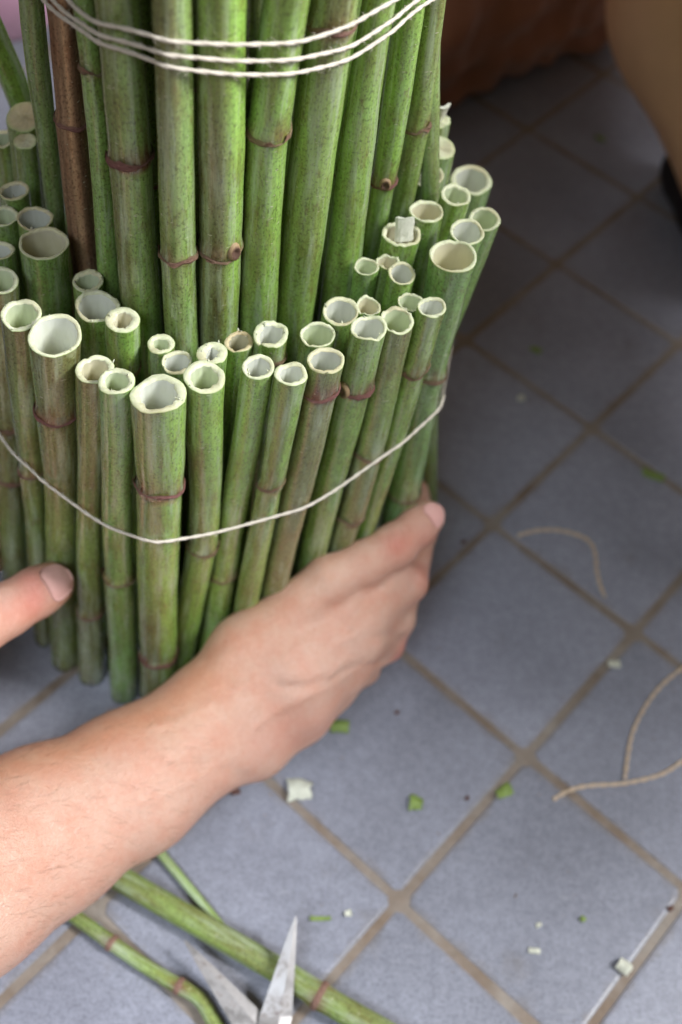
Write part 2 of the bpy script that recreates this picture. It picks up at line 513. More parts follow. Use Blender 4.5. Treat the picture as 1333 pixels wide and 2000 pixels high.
# ================================================================= hollow plant stems
# for every stem: centre line from floor to top (x, y, z, radius) and the heights of its nodes
STEMS = {"a":[[[-5.842,0.654,0.0,0.651],[-4.371,0.654,11.149,0.651],[-2.609,0.654,24.5,0.643]],[16.01,12.2]],"b":[[[-3.854,-1.264,0.0,0.497],[-2.372,-1.264,14.345,0.497],[-1.272,-1.264,25.0,0.709]],[15.8]],"c":[[[-2.499,-2.23,0.0,0.761],[-2.388,-2.23,1.022,0.761],[-0.756,-2.23,16.101,0.684],[0.192,-2.23,25.3,0.904]],[21.33]],"d":[[[-0.978,-2.898,-0.466,0.719],[0.727,-2.89,17.392,0.493],[1.643,-2.886,24.581,0.647]],[7.42]],"e":[[[0.884,-3.662,-0.108,0.71],[2.09,-3.652,18.798,0.572],[2.595,-3.648,25.055,0.616]],[12.23]],"f":[[[2.693,-4.099,0.0,0.831],[2.846,-4.088,2.629,0.831],[3.84,-4.019,19.738,0.835],[4.087,-3.997,25.124,0.919]],[20.07,6.01]],"g":[[[3.37,-2.801,0.0,0.661],[3.727,-2.806,2.876,0.661],[5.131,-2.827,14.191,0.617],[5.304,-2.835,18.414,0.632],[5.42,-2.847,24.93,0.729]],[14.21]],"h":[[[4.86,-2.13,0.0,0.598],[5.534,-2.13,7.427,0.598],[6.466,-2.13,17.696,0.545],[7.149,-2.13,25.0,0.543]],[10.89]],"i":[[[6.229,-2.223,0.0,0.534],[7.22,-2.223,11.935,0.534],[7.778,-2.223,18.663,0.475],[8.294,-2.223,25.0,0.569]],[18.5]],"j":[[[7.294,-1.414,0.0,0.621],[8.379,-1.414,12.72,0.621],[8.81,-1.414,17.779,0.671],[9.396,-1.414,25.0,0.655]],[23.53]],"k":[[[9.057,0.236,0.0,0.632],[9.714,0.236,10.461,0.632],[10.047,0.236,15.771,0.622],[10.731,0.235,25.156,0.649]],[22.03]],"l":[[[10.085,1.008,0.0,0.627],[11.01,1.004,11.467,0.627],[11.294,1.003,14.997,0.636],[11.678,1.0,24.902,0.623]],[17.04,12.15]],"m":[[[11.282,1.746,0.0,0.446],[12.201,1.756,14.548,0.446],[12.863,1.763,25.027,0.535]],[21.84]],"n":[[[13.469,3.832,0.0,0.771],[13.396,3.887,11.054,0.771],[13.34,3.929,19.421,0.789],[13.429,3.959,25.557,0.828]],[19.42,10.63]],
"r1":[[[-0.598,0.154,0.0,0.724],[0.989,0.152,24.412,0.805]],[]],"r2":[[[0.519,-0.704,0.0,0.549],[2.133,-0.701,24.825,0.61]],[22.35]],"r3":[[[1.916,-0.84,0.0,0.459],[3.476,-0.838,23.999,0.51]],[]],"r4":[[[2.637,-1.615,-0.0,0.502],[4.2,-1.621,24.046,0.558]],[]],"r5":[[[3.822,-1.368,0.0,0.499],[5.415,-1.368,24.5,0.554]],[]],"r6":[[[4.616,-0.308,0.0,0.461],[6.181,-0.311,24.079,0.512]],[]],"r7":[[[6.199,-0.056,0.0,0.574],[7.299,-0.065,24.442,0.638]],[23.4]],"r8":[[[7.838,0.164,0.0,0.559],[8.941,0.164,24.5,0.621]],[]],"r9":[[[8.52,1.445,-0.0,0.585],[9.622,1.442,24.51,0.65]],[]],"r10":[[[9.492,1.976,0.0,0.422],[10.59,1.985,24.405,0.469]],[]],"r11":[[[11.744,2.666,0.0,0.426],[12.108,2.617,24.266,0.474]],[]],"r12":[[[-1.311,1.686,0.0,0.508],[0.249,1.686,24.0,0.565]],[]],
"q1":[[[11.262,4.944,0.0,0.655],[13.342,5.374,20.178,0.655],[13.882,5.486,25.42,0.673]],[]],"q2":[[[12.246,8.672,0.0,0.617],[13.958,7.976,17.182,0.617],[14.659,7.691,24.221,0.606]],[]],"q3":[[[11.579,7.56,0.0,0.606],[13.001,7.619,20.235,0.606],[13.354,7.634,25.258,0.614]],[]],"q4":[[[11.906,6.268,0.0,0.617],[12.284,6.597,25.156,0.686]],[]],"q5":[[[13.124,12.704,0.0,0.923],[13.866,12.03,15.993,0.923],[14.177,11.747,22.707,0.914]],[]],"q6":[[[11.801,9.775,0.0,0.65],[12.167,9.657,24.371,0.722]],[]],"q7":[[[12.155,10.989,0.0,0.619],[12.526,10.999,24.709,0.688]],[]],"q8":[[[10.347,5.821,0.0,0.647],[11.466,5.467,24.867,0.719]],[]],"q9":[[[9.21,3.899,-0.0,0.415],[10.31,3.942,24.442,0.461]],[]],"q10":[[[9.99,4.366,0.0,0.4],[11.088,4.388,24.397,0.445]],[]],"q11":[[[10.536,3.576,0.0,0.48],[11.647,3.587,24.697,0.533]],[]],"q12":[[[12.031,12.011,0.0,0.415],[12.408,12.134,25.128,0.461]],[]],
"p1":[[[-3.031,2.293,0.0,0.812],[-1.406,2.293,25.0,0.902]],[]],"p2":[[[-3.809,3.924,0.0,0.595],[-2.211,3.911,24.581,0.661]],[]],"p3":[[[-4.715,2.084,0.0,0.54],[-3.123,2.084,24.5,0.599]],[]],"p4":[[[-5.077,3.958,-0.0,0.554],[-3.49,3.958,24.41,0.615]],[]],"p6":[[[-4.992,5.311,0.0,0.527],[-3.4,5.311,24.5,0.586]],[]],"p7":[[[-5.032,7.299,0.0,0.409],[-3.391,7.312,25.243,0.454]],[]],"p8":[[[-6.485,8.76,0.0,0.481],[-4.927,8.767,23.965,0.535]],[]],"p9":[[[-5.356,8.378,0.0,0.609],[-3.699,8.377,25.497,0.677]],[]],
"t1":[[[-3.483,6.462,0.0,0.387],[-2.347,6.462,23.0,0.387],[-2.135,6.462,27.296,0.395],[-2.114,6.462,29.72,0.448],[-1.957,6.462,31.928,0.428],[-0.239,6.462,56.0,0.428]],[]],"t2":[[[-0.987,3.918,0.0,0.572],[-0.466,3.918,23.0,0.572],[-0.319,3.918,29.515,0.503],[-0.119,3.918,33.798,0.458],[0.918,3.918,56.0,0.458]],[29.39]],"t3":[[[0.042,2.497,-0.0,0.407],[0.773,2.497,23.0,0.407],[0.93,2.497,27.955,0.352],[1.043,2.497,32.524,0.318],[1.055,2.497,34.865,0.316],[1.159,2.497,56.0,0.316]],[32.54]],"t4":[[[1.872,1.192,0.0,0.762],[2.32,1.192,23.0,0.762],[2.468,1.192,30.568,0.701],[2.421,1.192,35.888,0.646],[2.242,1.192,56.0,0.646]],[30.51]],"t5":[[[3.674,0.53,0.0,0.584],[3.932,0.551,23.179,0.584],[4.023,0.558,31.342,0.555],[4.125,0.563,36.538,0.517],[4.509,0.581,56.0,0.517]],[27.17]],"t6":[[[4.718,1.307,0.0,0.727],[5.149,1.298,22.898,0.727],[5.301,1.294,30.968,0.752],[5.393,1.292,36.271,0.727],[5.737,1.284,56.0,0.727]],[27.17]],"t7":[[[5.906,2.151,0.0,0.743],[6.461,2.109,22.293,0.743],[6.697,2.092,31.758,0.66],[7.074,2.084,36.026,0.668],[8.838,2.046,56.0,0.668]],[31.62]],"t8":[[[7.13,3.573,0.0,0.786],[7.788,3.573,23.0,0.786],[7.958,3.573,28.94,0.822],[8.212,3.573,32.625,0.791],[8.375,3.573,35.286,0.743],[9.647,3.573,56.0,0.743]],[34.58]],"t9":[[[9.009,5.001,0.0,0.703],[9.312,4.988,22.718,0.703],[9.383,4.984,28.024,0.636],[9.512,4.982,31.832,0.537],[9.645,4.981,34.593,0.504],[10.673,4.968,56.0,0.504]],[]],"t10":[[[9.786,7.232,0.0,0.473],[10.4,7.232,23.0,0.473],[10.489,7.232,26.364,0.483],[10.554,7.232,30.402,0.535],[10.595,7.232,33.324,0.503],[10.914,7.232,56.0,0.503]],[25.87]],"t11":[[[10.173,8.31,0.0,0.437],[11.3,8.31,23.006,0.437],[11.429,8.31,25.637,0.457],[11.46,8.31,29.78,0.422],[11.397,8.31,32.767,0.397],[10.907,8.31,56.0,0.397]],[27.63]],"t12":[[[15.863,9.031,0.0,0.376],[11.807,8.618,28.746,0.376],[11.54,8.591,30.641,0.308],[11.334,8.563,32.599,0.295],[8.87,8.227,56.0,0.295]],[]]}

GREEN = np.array([0.222, 0.372, 0.085])
BRIGHT = np.array([0.275, 0.515, 0.080])
BLUEGREEN = np.array([0.225, 0.425, 0.140])
OLIVE = np.array([0.188, 0.208, 0.078])
REDDISH = np.array([0.150, 0.045, 0.035])
RIM_PALE = np.array([0.72, 0.73, 0.50])
RIM_EDGE = np.array([0.42, 0.52, 0.20])
RIM_TAN = np.array([0.60, 0.46, 0.26])
WHITE = np.array([0.78, 0.79, 0.73])


def interp_path(rows, z):
    rows = np.asarray(rows, float)
    return np.stack([np.interp(z, rows[:, 2], rows[:, c]) for c in (0, 1, 3)], -1)


def build_stem(name, rows, nodes, olive=0.4, phase=180.0, tone=0.0, wall=0.2, hole=5.0, solid=False, ridge=False,
               dry=False, flare=0.0, jag=0.035, tilt=None, tan=0.0, seed=0, scar=None, split=False, strong=False, low=False):
    r = np.random.default_rng(1000 + seed)
    sid_strong = strong
    root = empty(name)
    rows = np.asarray(rows, float).copy()
    rows[:, 2] = np.maximum(rows[:, 2], 0.02)
    top = rows[-1, 2]
    n = 24 if low else 28
    L = top - rows[0, 2]
    step = 0.9 if low else 0.42
    zs = list(np.linspace(rows[0, 2], top, max(int(L / step), 8)))
    for nz in nodes:
        zs += [nz + d for d in (-0.45, -0.25, -0.12, 0.0, 0.12, 0.25, 0.45)]
    zs = np.array(sorted(z for z in set(np.round(zs, 3)) if rows[0, 2] <= z <= top))
    zs = zs[np.r_[True, np.diff(zs) > 0.04]]
    zs[-1] = top
    # gently rounded bends
    C = interp_path(rows, zs)
    k = max(int(1.6 / step), 1)
    for _ in range(3):
        D = C.copy()
        for q in range(k, len(zs) - k):
            D[q] = 0.25 * C[q - k] + 0.5 * C[q] + 0.25 * C[q + k]
        C = D
    wob = 0.035
    C[:, 0] += wob * np.sin(zs * 0.33 + r.uniform(0, 6)) * np.clip((top - zs) / 4, 0, 1)
    C[:, 1] += wob * np.sin(zs * 0.29 + r.uniform(0, 6)) * np.clip((top - zs) / 4, 0, 1)
    a = np.linspace(0, 2 * np.pi, n, endpoint=False)
    e2, e3, e5 = r.uniform(0.01, 0.055), r.uniform(0.005, 0.03), r.uniform(0.004, 0.018)
    p2, p3, p5 = r.uniform(0, 6.3, 3)
    shape = 1 + e2 * np.cos(2 * a + p2) + e3 * np.cos(3 * a + p3) + e5 * np.cos(5 * a + p5) + r.normal(0, 0.006, n)
    R = C[:, 2].copy()
    R *= 1 + 0.012 * np.sin(zs * 0.9 + r.uniform(0, 6)) + 0.01 * np.sin(zs * 2.3 + r.uniform(0, 6))
    nodew = np.zeros(len(zs))
    for nz in nodes:
        R *= 1 + 0.075 * np.exp(-((zs - nz) / 0.24) ** 2) - 0.02 * np.exp(-((zs - nz - 0.5) / 0.3) ** 2)
        nodew = np.maximum(nodew, np.exp(-((zs - nz) / 0.55) ** 2))
    if flare:
        R *= 1 + flare * np.exp(-(top - zs) / 0.5)
    ca, sa = np.cos(a), np.sin(a)
    if tilt is None:
        tilt = r.normal(0, 0.05, 2)
    X = C[:, 0][:, None] + R[:, None] * shape[None] * ca[None]
    Y = C[:, 1][:, None] + R[:, None] * shape[None] * sa[None]
    Z = np.repeat(zs[:, None], n, 1)
    rimh = tilt[0] * ca * R[-1] + tilt[1] * sa * R[-1] + r.normal(0, jag, n) * 0.28
    for _ in range(int(r.integers(1, 4))):                 # nicks in the cut edge
        rimh -= r.uniform(0.5, 2.2) * jag * np.exp(-(((a - r.uniform(0, 6.28) + np.pi) % (2 * np.pi) - np.pi) / r.uniform(0.15, 0.4)) ** 2)
    rimh += jag * np.sin(3 * a + r.uniform(0, 6)) * 0.35
    Z += rimh[None] * np.exp(-(top - zs) / 0.35)[:, None]
    V = np.stack([X, Y, Z], -1)
    m = len(zs)
    F = []
    for i in range(m - 1):
        for j in range(n):
            F.append((i * n + j, i * n + (j + 1) % n, (i + 1) * n + (j + 1) % n, (i + 1) * n + j))
    F.append(tuple(range(n))[::-1])
    # colours that belong to the plant: a red-olive weathered side, a bright side, red round the nodes
    ph = math.radians(phase)
    side = 0.5 + 0.5 * np.cos(a - ph)
    wav = 0.12 * np.sin(2 * a + p5) + 0.08 * np.sin(7 * a + p2)
    f = np.clip((side + wav - 0.42) / 0.28, 0, 1)
    f = f * f * (3 - 2 * f)
    fz = 1 + 0.35 * np.sin(zs * 0.21 + r.uniform(0, 6)) + 0.2 * np.sin(zs * 0.63 + r.uniform(0, 6))
    fo = np.clip(olive * (0.25 + 0.75 * f[None]) * fz[:, None], 0, 1)[..., None]
    base = GREEN * (1 - abs(tone)) + (BRIGHT if tone > 0 else BLUEGREEN) * abs(tone)
    base = base * r.uniform(0.88, 1.10)
    if dry:
        base = np.array([0.275, 0.165, 0.095])
        strip = np.exp(-(((a - math.radians(-75) + np.pi) % (2 * np.pi) - np.pi) / 0.16) ** 2)
        c = base[None, None] * (0.55 + 0.7 * r.random(n)[None, :, None]) + strip[None, :, None] * np.array([0.34, 0.22, 0.12])
        c = np.repeat(c, m, 0)
    else:
        c = base[None, None] * (1 - fo) + OLIVE[None, None] * fo
        strk = r.normal(0, 0.05, n)
        c = c * (1 + strk[None, :, None])
        if ridge:
            rd = np.exp(-(((a - math.radians(-70) + np.pi) % (2 * np.pi) - np.pi) / 0.10) ** 2)
            c = c * (1 - 0.6 * rd[None, :, None]) + 0.6 * rd[None, :, None] * np.array([0.36, 0.33, 0.20])
        jz = r.normal(0, 0.09, n) + 0.22 * np.sin(2 * a + p3) + 0.12 * np.sin(5 * a + p2)
        for nz in nodes:
            w = np.exp(-(np.maximum(zs[:, None] - nz - jz[None], 0) / (0.6 if strong else 0.4)) ** 2) * np.exp(-(np.minimum(zs[:, None] - nz, 0) / 0.16) ** 2)
            w = w[..., None] * (0.9 if strong else 0.55)
            c = c * (1 - w) + REDDISH * w
    sp = np.stack([np.repeat(((ca * R.mean())[None] + 7.1 * seed), m, 0), np.repeat((sa * R.mean())[None], m, 0), Z], -1)
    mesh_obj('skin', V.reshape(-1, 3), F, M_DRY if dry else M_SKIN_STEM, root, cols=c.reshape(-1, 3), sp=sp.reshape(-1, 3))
    # cut face
    Rt = R[-1] * shape
    wl = 1.28 * wall * R[-1] * (1 + 0.16 * np.sin(2 * a + p3) + 0.10 * r.normal(0, 1, n))
    zt = top + rimh
    cx, cy = C[-1, 0], C[-1, 1]
    sh2 = 1 + 0.6 * e2 * np.cos(2 * a + p2 + 0.4)
    Ri = np.maximum(R[-1] * sh2 - wl, 0.12 * R[-1])
    rings = []
    if solid:
        prof = [(1.0, 0.0), (0.93, 0.03), (0.70, 0.02), (0.45, -0.02), (0.22, -0.03), (0.05, -0.02)]
        for t, dz in prof:
            rings.append(np.stack([cx + Rt * t * ca, cy + Rt * t * sa, zt * 0 + top + rimh * t + dz + r.normal(0, 0.012, n)], -1))
    else:
        for t, dz in ((0.0, 0.0), (0.12, 0.035), (0.5, 0.03), (0.85, 0.015), (1.0, -0.04)):
            q = Rt * (1 - t) + Ri * t
            rings.append(np.stack([cx + q * ca, cy + q * sa, zt + dz + r.normal(0, 0.008, n)], -1))
    RV = np.concatenate(rings)
    RF = []
    for i in range(len(rings) - 1):
        for j in range(n):
            RF.append((i * n + j, i * n + (j + 1) % n, (i + 1) * n + (j + 1) % n, (i + 1) * n + j))
    cc = []
    r0dry = r.uniform(0.2, 1.0)
    pale = RIM_PALE * (1 - tan) + RIM_TAN * tan
    for i in range(len(rings)):
        t = i / (len(rings) - 1)
        w = np.clip((t - 0.05) / 0.25, 0, 1)
        col = RIM_EDGE * (1 - w) + pale * w
        if solid:
            col = col * (1 - 0.35 * max(0, t - 0.6)) 
        dryed = np.clip(np.sin(a + p5) * 1.6 - 0.7 + tan, 0, 1)[:, None] * (0.55 * r0dry)
        cc.append((np.repeat(col[None], n, 0) * (1 - dryed) + np.array([0.48, 0.36, 0.19]) * dryed) * r.uniform(0.86, 1.08, (n, 1)))
    if solid:
        RF.append(tuple((len(rings) - 1) * n + j for j in range(n)))
    extraV, extraF = [], []
    if not low and not solid:                               # shreds left by the blade
        for _ in range(int(r.integers(2, 7))):
            j = int(r.integers(n)); s_ = r.uniform(0.03, 0.12)
            p0 = rings[int(r.integers(1, 5))][j]
            tdir = np.array([-sa[j], ca[j], 0]); odir = np.array([ca[j], sa[j], 0]) * r.choice([-1, 1])
            extraV += [p0 - tdir * s_ * 0.6, p0 + tdir * s_ * 0.6, p0 + odir * s_ * 0.9 + np.array([0, 0, s_ * 1.1]), p0 + np.array([0, 0, -0.05])]
            extraF += [(0, 1, 2), (0, 2, 3), (1, 3, 2), (0, 3, 1)]
    nv = len(RV)
    if extraV:
        for q in range(len(extraV) // 4):
            RF += [tuple(nv + q * 4 + i for i in f4) for f4 in extraF[:4]]
        RV = np.concatenate([RV, np.array(extraV)])
        cc.append(np.repeat((RIM_PALE * 1.05)[None], len(extraV), 0))
    mesh_obj('cut_face' if solid else 'cut_rim', RV, RF, M_CUT, root, cols=np.concatenate(cc), sp=RV)
    if not solid:
        dz = np.array([0.0, -0.15, -0.4, -0.8, -1.4, -2.4, -hole])
        IV, ic = [], []
        lt = r.random()
        lin_tint = np.array([1, 1, 1]) if lt < 0.45 else (np.array([0.86, 0.92, 0.72]) if lt < 0.75 else np.array([0.95, 0.88, 0.72]))
        for q, d in enumerate(dz):
            zc = interp_path(rows, np.array([top + d]))[0]
            t = 1.0 if q else 1.0
            Rq = Ri * float(np.interp(top + d, zs, R)) / R[-1]
            base_ring = np.stack([zc[0] + Rq * ca, zc[1] + Rq * sa, top + d - 0.04 * (q == 0) + rimh * math.exp(d / 0.6)], -1)
            if q == 0:
                base_ring = rings[-1].copy()
            IV.append(base_ring)
            gcol = WHITE * lin_tint * (1 - 0.10 * min(1, q / 5)) * (1 - 0.3 * tan) + np.array([0.0, 0.0, -0.10]) * min(1, q / 5)
            ic.append(np.repeat(np.clip(gcol, 0, 1)[None], n, 0))
        cz = IV[-1].mean(0) - np.array([0, 0, 0.12])
        IV.append(cz[None] + 0.25 * (IV[-1] - IV[-1].mean(0))); ic.append(ic[-1])
        IF = []
        for i in range(len(IV) - 1):
            for j in range(n):
                IF.append((i * n + j, i * n + (j + 1) % n, (i + 1) * n + (j + 1) % n, (i + 1) * n + j))
        IF.append(tuple((len(IV) - 1) * n + j for j in range(n)))
        IVa = np.concatenate(IV)
        mesh_obj('hollow_lining', IVa, IF, M_LINING, root, cols=np.concatenate(ic), sp=IVa)
    # raised rings at the nodes
    for q, nz in enumerate(nodes):
        i = int(np.argmin(abs(zs - nz)))
        Rn = R[i] * shape
        sl = r.normal(0, 0.05, 2)
        cen = np.array([C[i, 0], C[i, 1]])
        off = sl[0] * ca * 1.6 + sl[1] * sa * 1.6 + 0.03 * np.sin(4 * a + p2) + r.normal(0, 0.012, n)
        thick = np.clip(1 + 0.45 * np.sin(2 * a + p5) + r.normal(0, 0.25, n), 0.35, 2)
        lips = []
        w = r.uniform(0.055, 0.11)
        for t, bulge in ((1.3, 0.004), (0.75, 0.018), (0.25, 0.028), (-0.1, 0.045), (-0.45, 0.040), (-0.75, 0.004)):
            rr = Rn + bulge * np.clip(thick, 0.5, 1.4) + r.normal(0, 0.006, n)
            lips.append(np.stack([cen[0] + rr * ca, cen[1] + rr * sa, nz + off + t * w * thick + r.normal(0, 0.01, n)], -1))
        NV = np.concatenate(lips)
        NF = []
        for u in range(len(lips) - 1):
            for j in range(n):
                NF.append((u * n + j, (u + 1) * n + j, (u + 1) * n + (j + 1) % n, u * n + (j + 1) % n))
        fl_n = 0 if low else int(r.integers(0, 4))
        for _ in range(fl_n):
            b0 = r.uniform(0, 2 * np.pi); wd = r.uniform(0.10, 0.28); up = r.uniform(0.12, 0.42) * r.choice([1, 1, -0.5])
            base_i = len(NV)
            add = []
            for tt, uu in ((-1, 0.0), (0, 0.0), (1, 0.0), (-0.5, 0.55), (0.55, 0.5), (r.uniform(-0.4, 0.4), 1.0)):
                an = b0 + tt * wd / R[i]
                rad_ = R[i] * float(np.interp(an % (2 * np.pi), a, shape, period=2 * np.pi)) + 0.035 + 0.05 * uu * r.random()
                add.append((cen[0] + rad_ * math.cos(an), cen[1] + rad_ * math.sin(an), nz + float(np.interp(an % (2 * np.pi), a, off, period=2 * np.pi)) + uu * up))
            NV = np.concatenate([NV, np.array(add)])
            NF += [(base_i, base_i + 1, base_i + 3), (base_i + 1, base_i + 4, base_i + 3), (base_i + 1, base_i + 2, base_i + 4), (base_i + 3, base_i + 4, base_i + 5)]
        strength = r.uniform(0.25, 1.0) if not (sid_strong) else 1.0
        arc = np.clip(0.55 + 0.45 * np.sin(a + r.uniform(0, 6)) + 0.25 * np.sin(3 * a + r.uniform(0, 6)), 0, 1) * 0.6 + 0.4
        g = (strength * arc)[None, :, None]
        prof = np.array([0.35, 0.8, 1.0, 1.0, 0.9, 0.5])[:, None, None]
        rc = c[i][None] * (1 - g * prof) + np.array([0.20, 0.065, 0.06]) * g * prof
        rc = np.concatenate([rc.reshape(-1, 3), np.repeat(np.array([[0.30, 0.17, 0.10]]), 6 * fl_n, 0)])
        mesh_obj('node_ring', NV, NF, M_NODE, root, cols=rc, sp=NV + 3.3 * seed)
        if scar and q == scar[0]:
            an = math.radians(scar[1])
            dirn = np.array([math.cos(an), math.sin(an), 0.0])
            tan_ = np.array([-math.sin(an), math.cos(an), 0.0])
            sz = scar[2]
            c0 = np.array([cen[0], cen[1], nz + 0.55 * sz]) + dirn * (R[i] + 0.0)
            SV, SF = [], []
            for u, (rad, outw) in enumerate(((1.15, -0.08), (1.0, 0.10), (0.72, 0.16), (0.45, 0.10), (0.15, 0.03))):
                for j in range(12):
                    b_ = 2 * math.pi * j / 12
                    SV.append(c0 + sz * (tan_ * math.cos(b_) * rad * 0.8 + np.array([0, 0, 1.0]) * math.sin(b_) * rad * 1.1) + dirn * outw * sz * 2.2 + r.normal(0, 0.008, 3))
            for u in range(4):
                for j in range(12):
                    SF.append((u * 12 + j, u * 12 + (j + 1) % 12, (u + 1) * 12 + (j + 1) % 12, (u + 1) * 12 + j))
            SF.append(tuple(48 + j for j in range(12)))
            SV = np.array(SV)
            sc_col = np.repeat(np.array([[0.36, 0.24, 0.13]]), len(SV), 0); sc_col[24:] = np.array([0.13, 0.07, 0.05])
            mesh_obj('bud_scar', SV, SF, M_CUT, root, cols=sc_col, sp=SV)
    return root


